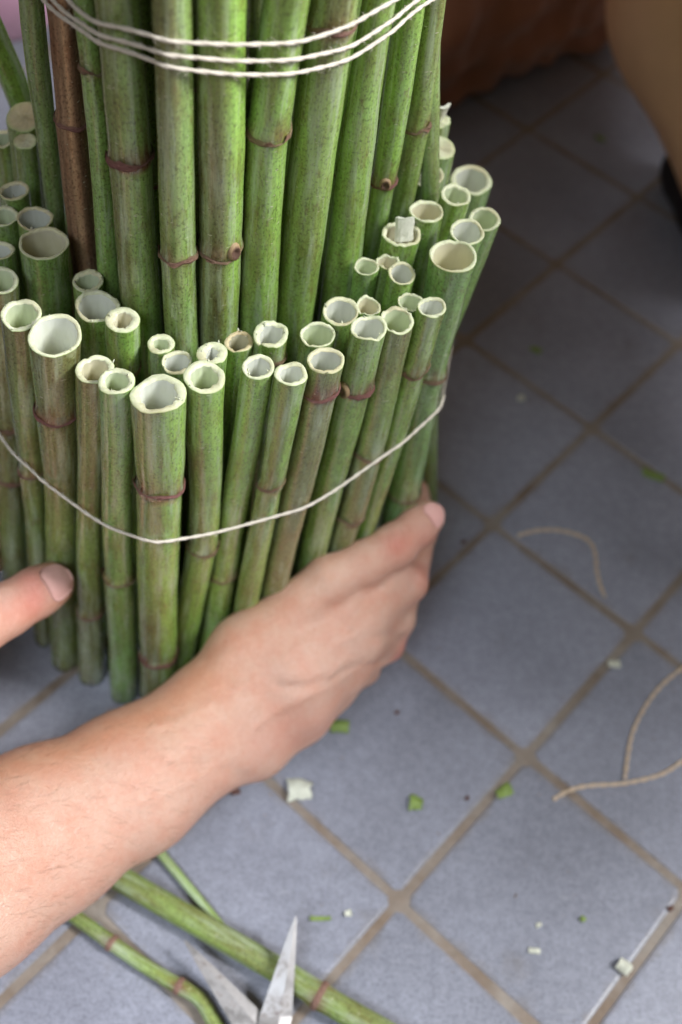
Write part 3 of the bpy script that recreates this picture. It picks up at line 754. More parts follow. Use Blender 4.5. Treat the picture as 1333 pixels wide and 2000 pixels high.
G_SHORT = 'short hollow cut stems standing round the outside of the bundle'
G_TALL = 'tall stems bound in the middle of the bundle'
STYLE = {
    # id: (label, options)
    'a': ('mottled brown-green cut stem at the left picture edge, above the thumb', dict(olive=0.95, phase=-80)),
    'b': ('slim olive cut stem between the picture edge and the wide white-rimmed stem', dict(olive=0.95, phase=-60, tone=-0.2)),
    'c': ('wide cut stem with a large white hole and dark red node ring, left front row', dict(strong=True, olive=0.85, phase=-40, wall=0.14, flare=0.03, hole=8.0)),
    'd': ('slim olive cut stem with a greenish hole right of the wide white-rimmed stem', dict(olive=0.9, phase=-90, wall=0.24, hole=9.0, flare=0.04)),
    'e': ('slim green cut stem touching the widest front stem on its left', dict(olive=0.40, phase=170, tone=-0.45, wall=0.27)),
    'f': ('widest cut stem, in the front centre, with a thick ragged cream rim', dict(strong=True, olive=0.95, phase=205, tone=0.6, wall=0.24, jag=0.07, hole=9.0, flare=0.03)),
    'g': ('two-toned cut stem right of the widest front stem, bending at its lower node', dict(olive=0.8, phase=205, tone=0.7, wall=0.27)),
    'h': ('narrow cut stem with a small node low down, second right of the widest front stem', dict(olive=0.35, phase=180, tone=0.25, wall=0.24)),
    'i': ('smooth green cut stem, third right of the widest front stem', dict(olive=0.5, phase=220, tone=0.3, wall=0.25)),
    'j': ('olive cut stem with a tan-lined hole and red node just below its rim', dict(strong=True, olive=0.95, phase=-110, tone=0.4, wall=0.20, tan=0.35, hole=2.5)),
    'k': ('green cut stem with a round pale bud scar below its rim', dict(strong=True, olive=0.25, phase=180, wall=0.17, scar=(0, -128, 0.32), jag=0.07)),
    'l': ('cut stem with a wide chipped rim directly right of the bud-scarred stem', dict(olive=0.9, phase=-80, wall=0.17, jag=0.07)),
    'm': ('narrow cut stem with a small oval hole just inside the big outermost right stem', dict(olive=0.35, phase=-60, tone=0.2, wall=0.2)),
    'n': ('big pale green stem with a wide angular rim, outermost on the right', dict(olive=0.12, phase=0, tone=-0.65, wall=0.12, flare=0.05, tilt=(0.10, 0.0))),
    'r1': ('wide cut stem behind the left front row, beside the tall stem with purple node', dict(olive=0.2, wall=0.15, hole=8.0)),
    'r2': ('cut stem with a thick white rim, leaning on the wide stem behind it', dict(olive=0.4, tone=0.3, wall=0.36)),
    'r3': ('small cut stem with a thick white rim at the foot of the ridged tall stem', dict(olive=0.4, wall=0.34)),
    'r4': ('small cut stem tucked right behind the widest front stem', dict(olive=0.4, wall=0.19, tan=0.2)),
    'r5': ('cut stem with thick white rim and tiny hole, behind the two-toned stem', dict(olive=0.2, tone=0.5, wall=0.44)),
    'r6': ('small cut stem with brownish rim and dim hole, second row centre', dict(olive=0.3, wall=0.22, tan=0.75)),
    'r7': ('cut stem with a ragged greenish rim just above a brown node, second row centre', dict(olive=0.3, tone=0.3, wall=0.26, jag=0.09)),
    'r8': ('cut stem with a thin white rim behind the tan-lined stem', dict(olive=0.3, wall=0.14)),
    'r9': ('cut stem with a pinkish pointed rim at the foot of a dark green tall stem', dict(olive=0.3, wall=0.18, tan=0.2, tilt=(0.0, 0.12))),
    'r10': ('small cut stem with a pointed rim, hidden behind the bud-scarred stem', dict(olive=0.2, tone=-0.3, wall=0.15, jag=0.08)),
    'r11': ('small cut stem behind the narrow right stem, its hole half hidden', dict(olive=0.2, wall=0.15)),
    'r12': ('small dim cut stem at the foot of the brown dry stem', dict(olive=0.3, wall=0.26, tan=0.25)),
    'q1': ('cut stem just behind the big outermost right stem', dict(olive=0.15, tone=-0.3, wall=0.15)),
    'q2': ('cut stem farthest to the right in the bundle', dict(olive=0.1, tone=-0.4, wall=0.17)),
    'q3': ('cut stem with a small hole just below the widest upper right rim', dict(olive=0.3, tone=0.4, wall=0.22)),
    'q4': ('cut stem with a clean round white hole beside the pith-plugged stem', dict(olive=0.3, wall=0.16)),
    'q5': ('wide cut stem with a notched green rim at the upper right of the bundle', dict(olive=0.15, tone=-0.5, wall=0.20, hole=3.0)),
    'q6': ('cut stem half hidden behind the rightmost tall stem', dict(olive=0.4, wall=0.17)),
    'q7': ('cut stem with a closed cream end of solid pith, upper right', dict(olive=0.3, solid=True)),
    'q8': ('cut stem plugged with a loose white chunk of pith', dict(olive=0.2, tone=0.3, wall=0.2, jag=0.07, tan=0.1)),
    'q9': ('small cut stem with its hole half covered by a tall stem, right side', dict(olive=0.1, tone=-0.3, wall=0.14)),
    'q10': ('small cut stem with a split rim between two other small ones', dict(olive=0.2, wall=0.15, jag=0.09)),
    'q11': ('small cut stem with an oval tan rim below the pith-plugged stem', dict(olive=0.15, tone=0.3, wall=0.17, tan=0.3)),
    'q12': ('snapped stem ending in torn white pith at the right silhouette', dict(olive=0.3, solid=True, jag=0.12)),
    'p1': ('wide cut stem with a large pale hole left of the brown dry stem', dict(olive=0.25, phase=180, tone=-0.3, wall=0.12, tan=0.25, hole=8.0)),
    'p2': ('cut stem with an oval yellowish rim touching the wide left stem from behind', dict(olive=0.3, wall=0.15, tan=0.5)),
    'p3': ('cut stem at the left picture edge, level with the wide left stem', dict(olive=0.3, wall=0.2, tan=0.15)),
    'p4': ('cut stem at the left picture edge beside the oval yellowish rim', dict(olive=0.3, wall=0.17, tan=0.1)),
    'p6': ('cut stem with a dim round hole standing apart at the upper left', dict(olive=0.5, wall=0.2, tan=0.5)),
    'p7': ('small solid-ended cut stem below the slanted solid one, upper left', dict(olive=0.4, solid=True, tan=0.3)),
    'p8': ('cut stem with a dim greenish hole at the upper left picture edge', dict(olive=0.5, wall=0.22, tan=0.5)),
    'p9': ('solid stem cut on a slant with a yellow-orange face, upper left', dict(olive=0.6, solid=True, tan=0.75, tilt=(0.0, 0.25))),
    't1': ('tall grey-green stem, leftmost of the bound tall stems', dict(olive=0.45, phase=-60, tone=-0.5, ridge=True)),
    't2': ('brown dried tall stem with a pale stripe', dict(dry=True)),
    't3': ('thin tall green stem right beside the brown dried one', dict(olive=0.25, tone=-0.2)),
    't4': ('thick tall stem with a broad purple-red node band', dict(strong=True, olive=0.65, phase=190, tone=-0.35)),
    't5': ('narrow tall olive stem with a pale ridge down its middle', dict(olive=0.9, phase=200, tone=-0.2, ridge=True)),
    't6': ('thick tall stem, half olive half bright green, with a bud scar', dict(olive=0.9, phase=205, tone=0.75, scar=(0, -42, 0.30))),
    't7': ('tall stem right of the dark gap, with a thin brown node ring', dict(olive=0.45, phase=190, tone=0.45)),
    't8': ('thickest tall stem, olive-fronted, right of the bundle middle', dict(olive=0.7, phase=-120, tone=0.3)),
    't9': ('tall stem of plain dark green without nodes, right side', dict(olive=0.18, phase=200, tone=0.1)),
    't10': ('tall green stem with a rough purple scar, second from the right', dict(strong=True, olive=0.18, tone=0.4, scar=(0, -80, 0.25))),
    't11': ('slim tall stem with a dark red node high up, right side', dict(olive=0.4, phase=-60, tone=0.2)),
    't12': ('slim spotted tall stem at the right silhouette above the snapped one', dict(olive=0.35, phase=-20, tone=-0.3)),
}
SOLO = {'q8', 'q12'}
roots = {}
for k, (sid, (rows, nodes)) in enumerate(STEMS.items()):
    lab, opt = STYLE[sid]
    tall = sid.startswith('t')
    nodes = list(nodes)
    rr = np.random.default_rng(500 + k)
    if tall:                                           # nodes beyond the picture, at the spacing the plant has
        nodes += [z for z in (rr.uniform(8, 14), rr.uniform(45, 52)) if all(abs(z - q) > 4 for q in nodes)]
    elif sid[0] in 'rpq' and not nodes:
        nodes += [rr.uniform(6, 14)]
    root = build_stem('tall_stem' if tall else 'cut_stem', rows, nodes, seed=k, **opt)
    tag(root, lab, 'stem', G_TALL if tall else G_SHORT)
    roots[sid] = root

# tall stems deeper inside the bundle and round its back; only slivers of them show
inner = [(-1.3, 7.6), (0.9, 4.6), (2.3, 3.3), (4.1, 2.55), (5.75, 3.2), (7.1, 4.55), (8.75, 6.2), (9.9, 9.3), (1.2, 13.0), (5.0, 14.0), (8.1, 12.9), (-1.4, 10.6), (0.2, 6.3), (2.2, 5.2), (3.8, 4.3), (5.5, 4.9), (7.0, 6.2), (8.3, 7.9), (3.6, 6.3), (5.6, 7.0), (1.6, 7.6)]
for k, (x, y) in enumerate(inner):
    rr = np.random.default_rng(900 + k)
    rad = rr.uniform(0.60, 0.70)
    rows = [(x - 0.4, y, 0, rad), (x, y, 26, rad), (x + rr.normal(0, 0.15), y + 0.25, 56 + rr.normal(0, 1.0), rad * 0.95)]
    root = build_stem('tall_stem', rows, [rr.uniform(10, 16), rr.uniform(27, 33)], seed=200 + k, olive=0.4, phase=rr.uniform(0, 360), low=True)
    tag(root, 'tall green stem deep in the bundle, mostly hidden behind the front tall stems', 'stem', 'tall stems hidden inside the bundle')

rows = [(-3.4, 11.4, 0.0, 0.55), (-4.2, 11.2, 20.0, 0.55), (-5.0, 10.9, 26.0, 0.55), (-7.0, 10.6, 34.0, 0.54), (-9.4, 10.3, 42.0, 0.52)]
root = build_stem('tall_stem', rows, [17.0, 38.5], seed=300, olive=0.2, tone=0.6)
tag(root, 'green stem leaning outward at the upper left picture edge', 'stem', G_TALL)

# torn white pith standing in two of the cut ends
def pith_chunk(parent, cen, size, yaw, lean, seed):
    r = np.random.default_rng(seed)
    nx, nz = 7, 6
    V, F = [], []
    for side in (0, 1):
        for i in range(nx):
            for j in range(nz):
                u = i / (nx - 1) - 0.5; w = j / (nz - 1) - 0.5
                th = u * 2.0
                rad = 0.5 - 0.16 * side
                V.append(np.array([math.sin(th) * rad, -math.cos(th) * rad + 0.35, w]) * np.array(size) + r.normal(0, 0.014, 3))
    m_ = nx * nz
    idx = lambda s, i, j: s * m_ + i * nz + j
    for i in range(nx - 1):
        for j in range(nz - 1):
            F.append((idx(0, i, j), idx(0, i + 1, j), idx(0, i + 1, j + 1), idx(0, i, j + 1)))
            F.append((idx(1, i, j), idx(1, i, j + 1), idx(1, i + 1, j + 1), idx(1, i + 1, j)))
    for i in range(nx - 1):
        F.append((idx(0, i, 0), idx(1, i, 0), idx(1, i + 1, 0), idx(0, i + 1, 0)))
        F.append((idx(0, i, nz - 1), idx(0, i + 1, nz - 1), idx(1, i + 1, nz - 1), idx(1, i, nz - 1)))
    for j in range(nz - 1):
        F.append((idx(0, 0, j), idx(0, 0, j + 1), idx(1, 0, j + 1), idx(1, 0, j)))
        F.append((idx(0, nx - 1, j), idx(1, nx - 1, j), idx(1, nx - 1, j + 1), idx(0, nx - 1, j + 1)))
    V = np.array(V)
    Rm = np.array(Matrix.Rotation(yaw, 3, 'Z') @ Matrix.Rotation(lean, 3, 'X'))
    V = V @ Rm.T + np.array(cen)
    return mesh_obj('pith_chunk', V, F, M_PITH, parent, smooth=False)


t8c = STEMS['q8'][0][-1]
tag(pith_chunk(roots['q8'], (t8c[0] + 0.08, t8c[1] + 0.10, t8c[2] + 0.18), (0.85, 0.55, 0.95), 0.25, -0.35, 5), 'loose white chunk of pith wedged in the cut end')
t12c = STEMS['q12'][0][-1]
tag(pith_chunk(roots['q12'], (t12c[0] - 0.02, t12c[1] - 0.05, t12c[2] + 0.35), (0.85, 0.8, 1.15), 0.5, 0.35, 6), 'torn white pith on the snapped end')

# ================================================================= string
CORDS = [[[-6.016,8.765,16.835],[-5.928,8.273,16.837],[-5.828,7.782,16.839],[-5.728,7.292,16.842],[-5.628,6.802,16.844],[-5.528,6.311,16.845],[-5.428,5.821,16.842],[-5.328,5.33,16.829],[-5.228,4.84,16.801],[-5.128,4.35,16.765],[-5.028,3.859,16.726],[-4.928,3.369,16.686],[-4.828,2.879,16.647],[-4.728,2.388,16.607],[-4.628,1.898,16.568],[-4.528,1.407,16.53],[-4.428,0.917,16.492],[-4.322,0.428,16.458],[-4.051,0.013,16.447],[-3.728,-0.369,16.488],[-3.404,-0.751,16.596],[-3.081,-1.132,16.757],[-2.757,-1.514,16.936],[-2.407,-1.869,17.101],[-2.018,-2.184,17.223],[-1.63,-2.5,17.285],[-1.242,-2.815,17.291],[-0.814,-3.071,17.247],[-0.365,-3.291,17.157],[0.085,-3.511,17.045],[0.535,-3.73,16.946],[0.984,-3.95,16.883],[1.434,-4.169,16.87],[1.892,-4.37,16.912],[2.361,-4.546,17.009],[2.829,-4.723,17.144],[3.297,-4.899,17.27],[3.785,-4.971,17.323],[4.252,-4.806,17.277],[4.69,-4.563,17.168],[5.127,-4.32,17.051],[5.565,-4.077,16.953],[6.003,-3.834,16.884],[6.44,-3.591,16.843],[6.878,-3.348,16.82],[7.315,-3.106,16.801],[7.753,-2.863,16.783],[8.19,-2.62,16.767],[8.628,-2.377,16.757],[9.066,-2.134,16.754],[9.456,-1.824,16.755],[9.821,-1.482,16.77],[10.187,-1.14,16.813],[10.552,-0.798,16.894],[10.918,-0.456,17.004],[11.283,-0.114,17.12],[11.648,0.228,17.229],[12.01,0.574,17.32],[12.363,0.929,17.39],[12.716,1.284,17.437],[13.009,1.687,17.448],[13.278,2.109,17.421],[13.546,2.532,17.375],[13.814,2.954,17.335],[14.083,3.377,17.314],[14.25,3.842,17.302],[14.304,4.339,17.234],[14.355,4.837,16.479],[14.407,5.335,15.723],[14.459,5.832,14.967],[14.51,6.33,14.212],[14.562,6.828,13.457],[14.614,7.326,12.702],[14.665,7.824,12.233],[14.705,8.322,12.227],[14.74,8.822,12.222],[14.774,9.321,12.221],[14.808,9.82,12.22],[14.842,10.32,12.22],[14.877,10.819,12.221],[14.911,11.318,12.221],[14.945,11.817,12.221],[14.898,12.311,12.22],[14.638,12.732,12.214],[14.209,12.981,12.206],[13.726,13.111,12.197],[13.242,13.238,12.188],[12.758,13.365,12.179],[12.274,13.491,12.17],[11.789,13.618,12.512],[11.305,13.745,13.31],[10.821,13.871,14.108],[10.337,13.998,14.906],[9.853,14.125,15.703],[9.369,14.251,16.501],[8.876,14.335,17.106],[8.38,14.398,17.097],[7.883,14.46,17.088],[7.386,14.522,17.078],[6.89,14.584,17.069],[6.393,14.646,17.06],[5.897,14.708,17.051],[5.4,14.77,17.041],[4.903,14.807,17.032],[4.411,14.717,17.023],[3.921,14.619,17.014],[3.43,14.52,17.005],[2.939,14.422,16.996],[2.448,14.324,16.987],[1.958,14.226,16.978],[1.467,14.128,16.969],[0.976,14.03,16.96],[0.485,13.932,16.951],[-0.005,13.833,16.942],[-0.473,13.668,16.933],[-0.889,13.391,16.926],[-1.305,13.113,16.919],[-1.722,12.836,16.911],[-2.138,12.558,16.904],[-2.555,12.28,16.896],[-2.971,12.003,16.889],[-3.388,11.725,16.881],[-3.759,11.392,16.875],[-4.104,11.029,16.868],[-4.449,10.667,16.862],[-4.794,10.304,16.856],[-5.139,9.942,16.85],[-5.484,9.579,16.844],[-5.829,9.217,16.838]],[[-2.265,6.462,35.087],[-2.076,6.008,35.122],[-1.806,5.587,35.15],[-1.536,5.166,35.175],[-1.266,4.745,35.19],[-0.996,4.324,35.19],[-0.726,3.903,35.181],[-0.444,3.491,35.166],[-0.127,3.104,35.147],[0.189,2.717,35.129],[0.505,2.329,35.116],[0.822,1.942,35.125],[1.138,1.555,35.181],[1.454,1.167,35.291],[1.771,0.78,35.432],[2.156,0.475,35.559],[2.633,0.325,35.645],[3.112,0.182,35.699],[3.591,0.039,35.719],[4.075,-0.081,35.702],[4.552,0.051,35.637],[5.016,0.237,35.558],[5.48,0.423,35.477],[5.937,0.626,35.396],[6.378,0.861,35.316],[6.82,1.095,35.242],[7.262,1.33,35.173],[7.661,1.626,35.106],[8.013,1.981,35.046],[8.365,2.336,35.004],[8.717,2.692,34.985],[9.057,3.057,34.98],[9.352,3.461,34.978],[9.643,3.867,34.972],[9.935,4.274,34.956],[10.224,4.681,34.928],[10.435,5.135,34.884],[10.646,5.588,34.832],[10.857,6.042,34.777],[11.068,6.495,34.722],[11.279,6.948,34.668],[11.49,7.402,34.615],[11.7,7.855,34.562],[11.859,8.324,34.512],[11.743,8.809,34.471],[11.611,9.292,34.431],[11.479,9.774,34.392],[11.347,10.256,34.353],[11.214,10.739,34.314],[11.075,11.218,34.276],[10.756,11.594,34.252],[10.376,11.918,34.234],[9.995,12.242,34.217],[9.615,12.567,34.199],[9.234,12.891,34.181],[8.853,13.216,34.163],[8.471,13.538,34.146],[8.023,13.75,34.14],[7.549,13.908,34.14],[7.074,14.066,34.14],[6.6,14.224,34.14],[6.126,14.382,34.139],[5.651,14.541,34.139],[5.176,14.697,34.139],[4.683,14.663,34.157],[4.198,14.542,34.181],[3.713,14.42,34.206],[3.228,14.299,34.231],[2.743,14.178,34.256],[2.258,14.056,34.281],[1.772,13.935,34.306],[1.287,13.814,34.331],[0.803,13.691,34.356],[0.395,13.413,34.392],[0.041,13.059,34.434],[-0.313,12.706,34.476],[-0.666,12.352,34.517],[-1.02,11.998,34.559],[-1.373,11.645,34.601],[-1.727,11.291,34.643],[-2.071,10.929,34.685],[-2.22,10.463,34.73],[-2.226,9.962,34.775],[-2.232,9.462,34.82],[-2.237,8.962,34.864],[-2.243,8.462,34.909],[-2.249,7.962,34.953],[-2.254,7.462,34.998],[-2.26,6.962,35.042]],[[-2.31,6.462,34.344],[-2.12,6.008,34.388],[-1.848,5.588,34.412],[-1.576,5.168,34.423],[-1.304,4.748,34.424],[-1.032,4.328,34.421],[-0.76,3.908,34.417],[-0.477,3.496,34.413],[-0.158,3.111,34.413],[0.161,2.725,34.441],[0.479,2.339,34.517],[0.798,1.953,34.642],[1.117,1.567,34.792],[1.435,1.182,34.941],[1.754,0.796,35.073],[2.132,0.481,35.173],[2.608,0.327,35.231],[3.087,0.183,35.272],[3.566,0.039,35.287],[4.05,-0.084,35.267],[4.527,0.041,35.189],[4.992,0.228,35.088],[5.456,0.415,34.981],[5.912,0.618,34.874],[6.351,0.859,34.773],[6.789,1.1,34.684],[7.228,1.341,34.602],[7.623,1.643,34.517],[7.98,1.994,34.426],[8.336,2.345,34.336],[8.693,2.697,34.257],[9.036,3.06,34.206],[9.329,3.465,34.192],[9.62,3.872,34.206],[9.911,4.279,34.227],[10.198,4.688,34.239],[10.414,5.14,34.23],[10.63,5.591,34.195],[10.845,6.043,34.135],[11.061,6.494,34.058],[11.277,6.946,33.976],[11.492,7.397,33.894],[11.708,7.849,33.812],[11.873,8.316,33.73],[11.757,8.801,33.655],[11.622,9.283,33.585],[11.488,9.765,33.519],[11.353,10.247,33.459],[11.219,10.729,33.401],[11.079,11.209,33.344],[10.764,11.587,33.305],[10.383,11.912,33.275],[10.002,12.236,33.245],[9.621,12.561,33.214],[9.241,12.886,33.184],[8.86,13.21,33.154],[8.478,13.533,33.124],[8.031,13.747,33.11],[7.556,13.906,33.104],[7.081,14.064,33.098],[6.607,14.222,33.092],[6.132,14.38,33.086],[5.657,14.538,33.08],[5.182,14.696,33.074],[4.689,14.664,33.093],[4.204,14.543,33.123],[3.718,14.422,33.153],[3.233,14.3,33.182],[2.747,14.179,33.212],[2.262,14.058,33.242],[1.777,13.936,33.272],[1.291,13.815,33.302],[0.806,13.692,33.332],[0.397,13.415,33.38],[0.043,13.062,33.435],[-0.311,12.708,33.491],[-0.664,12.354,33.547],[-1.018,12.0,33.602],[-1.372,11.646,33.658],[-1.726,11.292,33.713],[-2.07,10.93,33.77],[-2.221,10.464,33.834],[-2.232,9.964,33.898],[-2.243,9.463,33.962],[-2.254,8.963,34.026],[-2.265,8.463,34.09],[-2.276,7.963,34.154],[-2.287,7.462,34.219],[-2.299,6.962,34.282]],[[-2.338,6.462,33.999],[-2.148,6.008,34.016],[-1.875,5.589,34.015],[-1.602,5.17,34.009],[-1.328,4.75,34.001],[-1.055,4.331,33.992],[-0.782,3.911,33.984],[-0.498,3.5,33.991],[-0.178,3.115,34.033],[0.142,2.73,34.128],[0.462,2.345,34.262],[0.782,1.96,34.409],[1.103,1.575,34.554],[1.423,1.191,34.691],[1.743,0.806,34.813],[2.117,0.484,34.903],[2.592,0.328,34.946],[3.071,0.183,34.963],[3.55,0.038,34.949],[4.034,-0.087,34.897],[4.512,0.035,34.79],[4.976,0.222,34.667],[5.44,0.409,34.545],[5.897,0.613,34.429],[6.333,0.858,34.318],[6.769,1.104,34.217],[7.206,1.349,34.124],[7.599,1.655,34.033],[7.959,2.003,33.945],[8.318,2.351,33.864],[8.677,2.7,33.798],[9.021,3.062,33.758],[9.315,3.467,33.748],[9.606,3.874,33.76],[9.897,4.282,33.781],[10.184,4.691,33.802],[10.403,5.141,33.815],[10.621,5.592,33.809],[10.839,6.042,33.772],[11.058,6.493,33.702],[11.276,6.943,33.612],[11.494,7.394,33.516],[11.713,7.844,33.42],[11.882,8.31,33.324],[11.766,8.796,33.236],[11.63,9.278,33.152],[11.494,9.759,33.073],[11.358,10.241,33.003],[11.222,10.723,32.941],[11.081,11.203,32.883],[10.769,11.583,32.846],[10.388,11.908,32.819],[10.007,12.232,32.792],[9.626,12.557,32.766],[9.245,12.882,32.739],[8.864,13.206,32.712],[8.482,13.53,32.685],[8.036,13.746,32.675],[7.561,13.904,32.673],[7.086,14.062,32.672],[6.611,14.22,32.67],[6.136,14.379,32.669],[5.662,14.537,32.667],[5.187,14.695,32.665],[4.693,14.665,32.689],[4.207,14.544,32.724],[3.722,14.423,32.758],[3.236,14.301,32.793],[2.751,14.18,32.828],[2.265,14.058,32.863],[1.779,13.937,32.898],[1.294,13.816,32.933],[0.808,13.693,32.968],[0.399,13.417,33.02],[0.045,13.063,33.079],[-0.309,12.709,33.139],[-0.663,12.355,33.199],[-1.017,12.001,33.259],[-1.371,11.647,33.318],[-1.725,11.293,33.378],[-2.069,10.931,33.438],[-2.221,10.465,33.505],[-2.236,9.964,33.57],[-2.25,9.464,33.635],[-2.265,8.964,33.7],[-2.28,8.463,33.765],[-2.294,7.963,33.83],[-2.309,7.463,33.894],[-2.324,6.962,33.952]]]



def cord(P, closed, pitch=1.1, ply=0.054, off=0.015, step=0.07, phase=0.0):
    P = np.asarray(P, float)
    if closed:
        Q = np.vstack([P, P[:1]])
    else:
        Q = spline(P, 60)
    seg = np.linalg.norm(np.diff(Q, axis=0), axis=1)
    s = np.r_[0, np.cumsum(seg)]
    n = max(int(s[-1] / step), 12)
    t = np.linspace(0, s[-1], n, endpoint=not closed)
    C = np.stack([np.interp(t, s, Q[:, c]) for c in range(3)], -1)
    for _ in range(2):
        if closed:
            C = 0.25 * np.roll(C, 1, 0) + 0.5 * C + 0.25 * np.roll(C, -1, 0)
        else:
            C[1:-1] = 0.25 * C[:-2] + 0.5 * C[1:-1] + 0.25 * C[2:]
    T, X, Y = frames(C, closed)
    turns = max(round(s[-1] / pitch), 1)
    parts = []
    for k in range(2):
        an = 2 * np.pi * turns * t / s[-1] + np.pi * k + phase
        D = C + off * (np.cos(an)[:, None] * X + np.sin(an)[:, None] * Y)
        rad = ply * (1 + 0.08 * np.sin(t * 5.3 + k) + 0.05 * np.sin(t * 13.1))
        parts.append(tube(D, rad, 7, closed))
    rf = np.random.default_rng(int(abs(P[0][0]) * 1000) + 3)
    for _ in range(int(s[-1] * 7)):                        # stray fibres
        q = int(rf.integers(1, n - 1)); an = rf.uniform(0, 2 * np.pi)
        d0 = np.cos(an) * X[q] + np.sin(an) * Y[q]
        l_ = rf.uniform(0.05, 0.16); tw = rf.normal(0, 0.8)
        p0 = C[q] + d0 * (ply + off * 0.6)
        parts.append(tube([p0 - d0 * 0.03, p0 + d0 * 0.4 * l_ + T[q] * tw * 0.3 * l_, p0 + d0 * 0.8 * l_ + T[q] * tw * l_], [0.006, 0.005, 0.003], 3, cap=False))
    return join(parts)


V, F = cord(CORDS[0], True)
tag(mesh_obj('string', V, F, M_STRING), 'single white string tied round the ring of short cut stems', 'string')
w = empty('string')
tag(w, 'white string wound three times round the tall stems', 'string')
for k in range(3):
    V, F = cord(CORDS[1 + k], True, phase=k * 1.3)
    mesh_obj('loop', V, F, M_STRING, w)

# ================================================================= arm and hands
# ---------------------------------------------------------------- soft body sculpting helpers
def smin(a, b, k):
    h = np.clip(0.5 + 0.5 * (b - a) / k, 0.0, 1.0)
    return b + (a - b) * h - k * h * (1.0 - h)


def cone_dist(p, a, b, ra, rb, flat=None):
    """distance to a capsule whose radius runs from ra to rb; flat = (normal, factor) squashes it along a direction"""
    a = np.asarray(a, float); b = np.asarray(b, float)
    ab = b - a
    pa = p - a
    t = np.clip((pa @ ab) / max(ab @ ab, 1e-9), 0.0, 1.0)
    q = pa - t[..., None] * ab
    if flat is not None:
        n = np.asarray(flat[0], float); n = n / np.linalg.norm(n)
        q = q + (q @ n)[..., None] * n * (1.0 / flat[1] - 1.0)
    return np.sqrt((q * q).sum(-1)) - (ra + (rb - ra) * t)


def body_sdf(p, chains):
    """chains: (k, [(x, y, z, r), ...]) tapered limbs blended in order with softness k"""
    d = np.full(p.shape[:-1], 9.0)
    for k, pts in chains:
        for u, v in zip(pts[:-1], pts[1:]):
            d = smin(d, cone_dist(p, u[:3], v[:3], u[3], v[3]), k)
    return d


def grid_sdf(chains, h, pad=0.5):
    al = np.array([q for _, c in chains for q in c])
    lo = (al[:, :3] - al[:, 3:4]).min(0) - pad
    hi = (al[:, :3] + al[:, 3:4]).max(0) + pad
    n = np.ceil((hi - lo) / h).astype(int) + 1
    d = np.full(n, 9.0)
    for k, pts in chains:
        for u, v in zip(pts[:-1], pts[1:]):
            bl = np.minimum(np.array(u[:3]) - u[3], np.array(v[:3]) - v[3]) - 1.6
            bh = np.maximum(np.array(u[:3]) + u[3], np.array(v[:3]) + v[3]) + 1.6
            i0 = np.clip(np.floor((bl - lo) / h).astype(int), 0, n - 1)
            i1 = np.clip(np.ceil((bh - lo) / h).astype(int) + 1, 1, n)
            ax = [lo[c] + h * np.arange(i0[c], i1[c]) for c in range(3)]
            p = np.stack(np.meshgrid(*ax, indexing='ij'), -1)
            sl = tuple(slice(i0[c], i1[c]) for c in range(3))
            d[sl] = smin(d[sl], cone_dist(p, u[:3], v[:3], u[3], v[3]), k)
    return d, lo


def surface_nets(d, lo, h):
    s = d < 0
    cs = [(i, j, k) for i in (0, 1) for j in (0, 1) for k in (0, 1)]
    nx, ny, nz = d.shape
    cnt = np.zeros((nx - 1, ny - 1, nz - 1), int)
    for i, j, k in cs:
        cnt += s[i:nx - 1 + i, j:ny - 1 + j, k:nz - 1 + k]
    m = (cnt > 0) & (cnt < 8)
    I = np.argwhere(m)
    acc = np.zeros((len(I), 3)); num = np.zeros(len(I))
    for a in cs:
        for ax in range(3):
            if a[ax]:
                continue
            b = list(a); b[ax] = 1
            va = d[I[:, 0] + a[0], I[:, 1] + a[1], I[:, 2] + a[2]]
            vb = d[I[:, 0] + b[0], I[:, 1] + b[1], I[:, 2] + b[2]]
            w = (va < 0) != (vb < 0)
            t = np.where(w, va / np.where(va == vb, 1, va - vb), 0)
            q = np.array(a, float)[None, :] + t[:, None] * (np.array(b) - np.array(a))[None, :]
            acc[w] += q[w]; num[w] += 1
    V = lo + h * (I + acc / num[:, None])
    idx = np.full(m.shape, -1); idx[m] = np.arange(len(I))
    F = []
    for ax in range(3):
        o1, o2 = (ax + 1) % 3, (ax + 2) % 3
        sa = [slice(None)] * 3; sb = [slice(None)] * 3
        sa[ax] = slice(0, -1); sb[ax] = slice(1, None)
        E = np.argwhere(s[tuple(sa)] != s[tuple(sb)])
        E = E[(E[:, o1] > 0) & (E[:, o2] > 0) & (E[:, o1] < d.shape[o1] - 1) & (E[:, o2] < d.shape[o2] - 1)]
        def cell(d1, d2):
            q = E.copy(); q[:, o1] += d1; q[:, o2] += d2
            return idx[q[:, 0], q[:, 1], q[:, 2]]
        quad = np.stack([cell(-1, -1), cell(0, -1), cell(0, 0), cell(-1, 0)], 1)
        inside = s[E[:, 0], E[:, 1], E[:, 2]]
        quad[~inside] = quad[~inside][:, ::-1]
        F.append(quad)
    return V, np.concatenate(F)


def relax(V, F, n=2, f=0.5):
    for _ in range(n):
        acc = np.zeros_like(V); c = np.zeros(len(V))
        for a in range(4):
            for b in (1, 3):
                np.add.at(acc, F[:, a], V[F[:, (a + b) % 4]]); np.add.at(c, F[:, a], 1)
        V = V + f * (acc / np.maximum(c, 1)[:, None] - V)
    return V


def vert_normals(V, F):
    fn = np.cross(V[F[:, 2]] - V[F[:, 0]], V[F[:, 3]] - V[F[:, 1]])
    n = np.zeros_like(V)
    for a in range(4):
        np.add.at(n, F[:, a], fn)
    return n / np.maximum(np.linalg.norm(n, axis=1), 1e-9)[:, None]


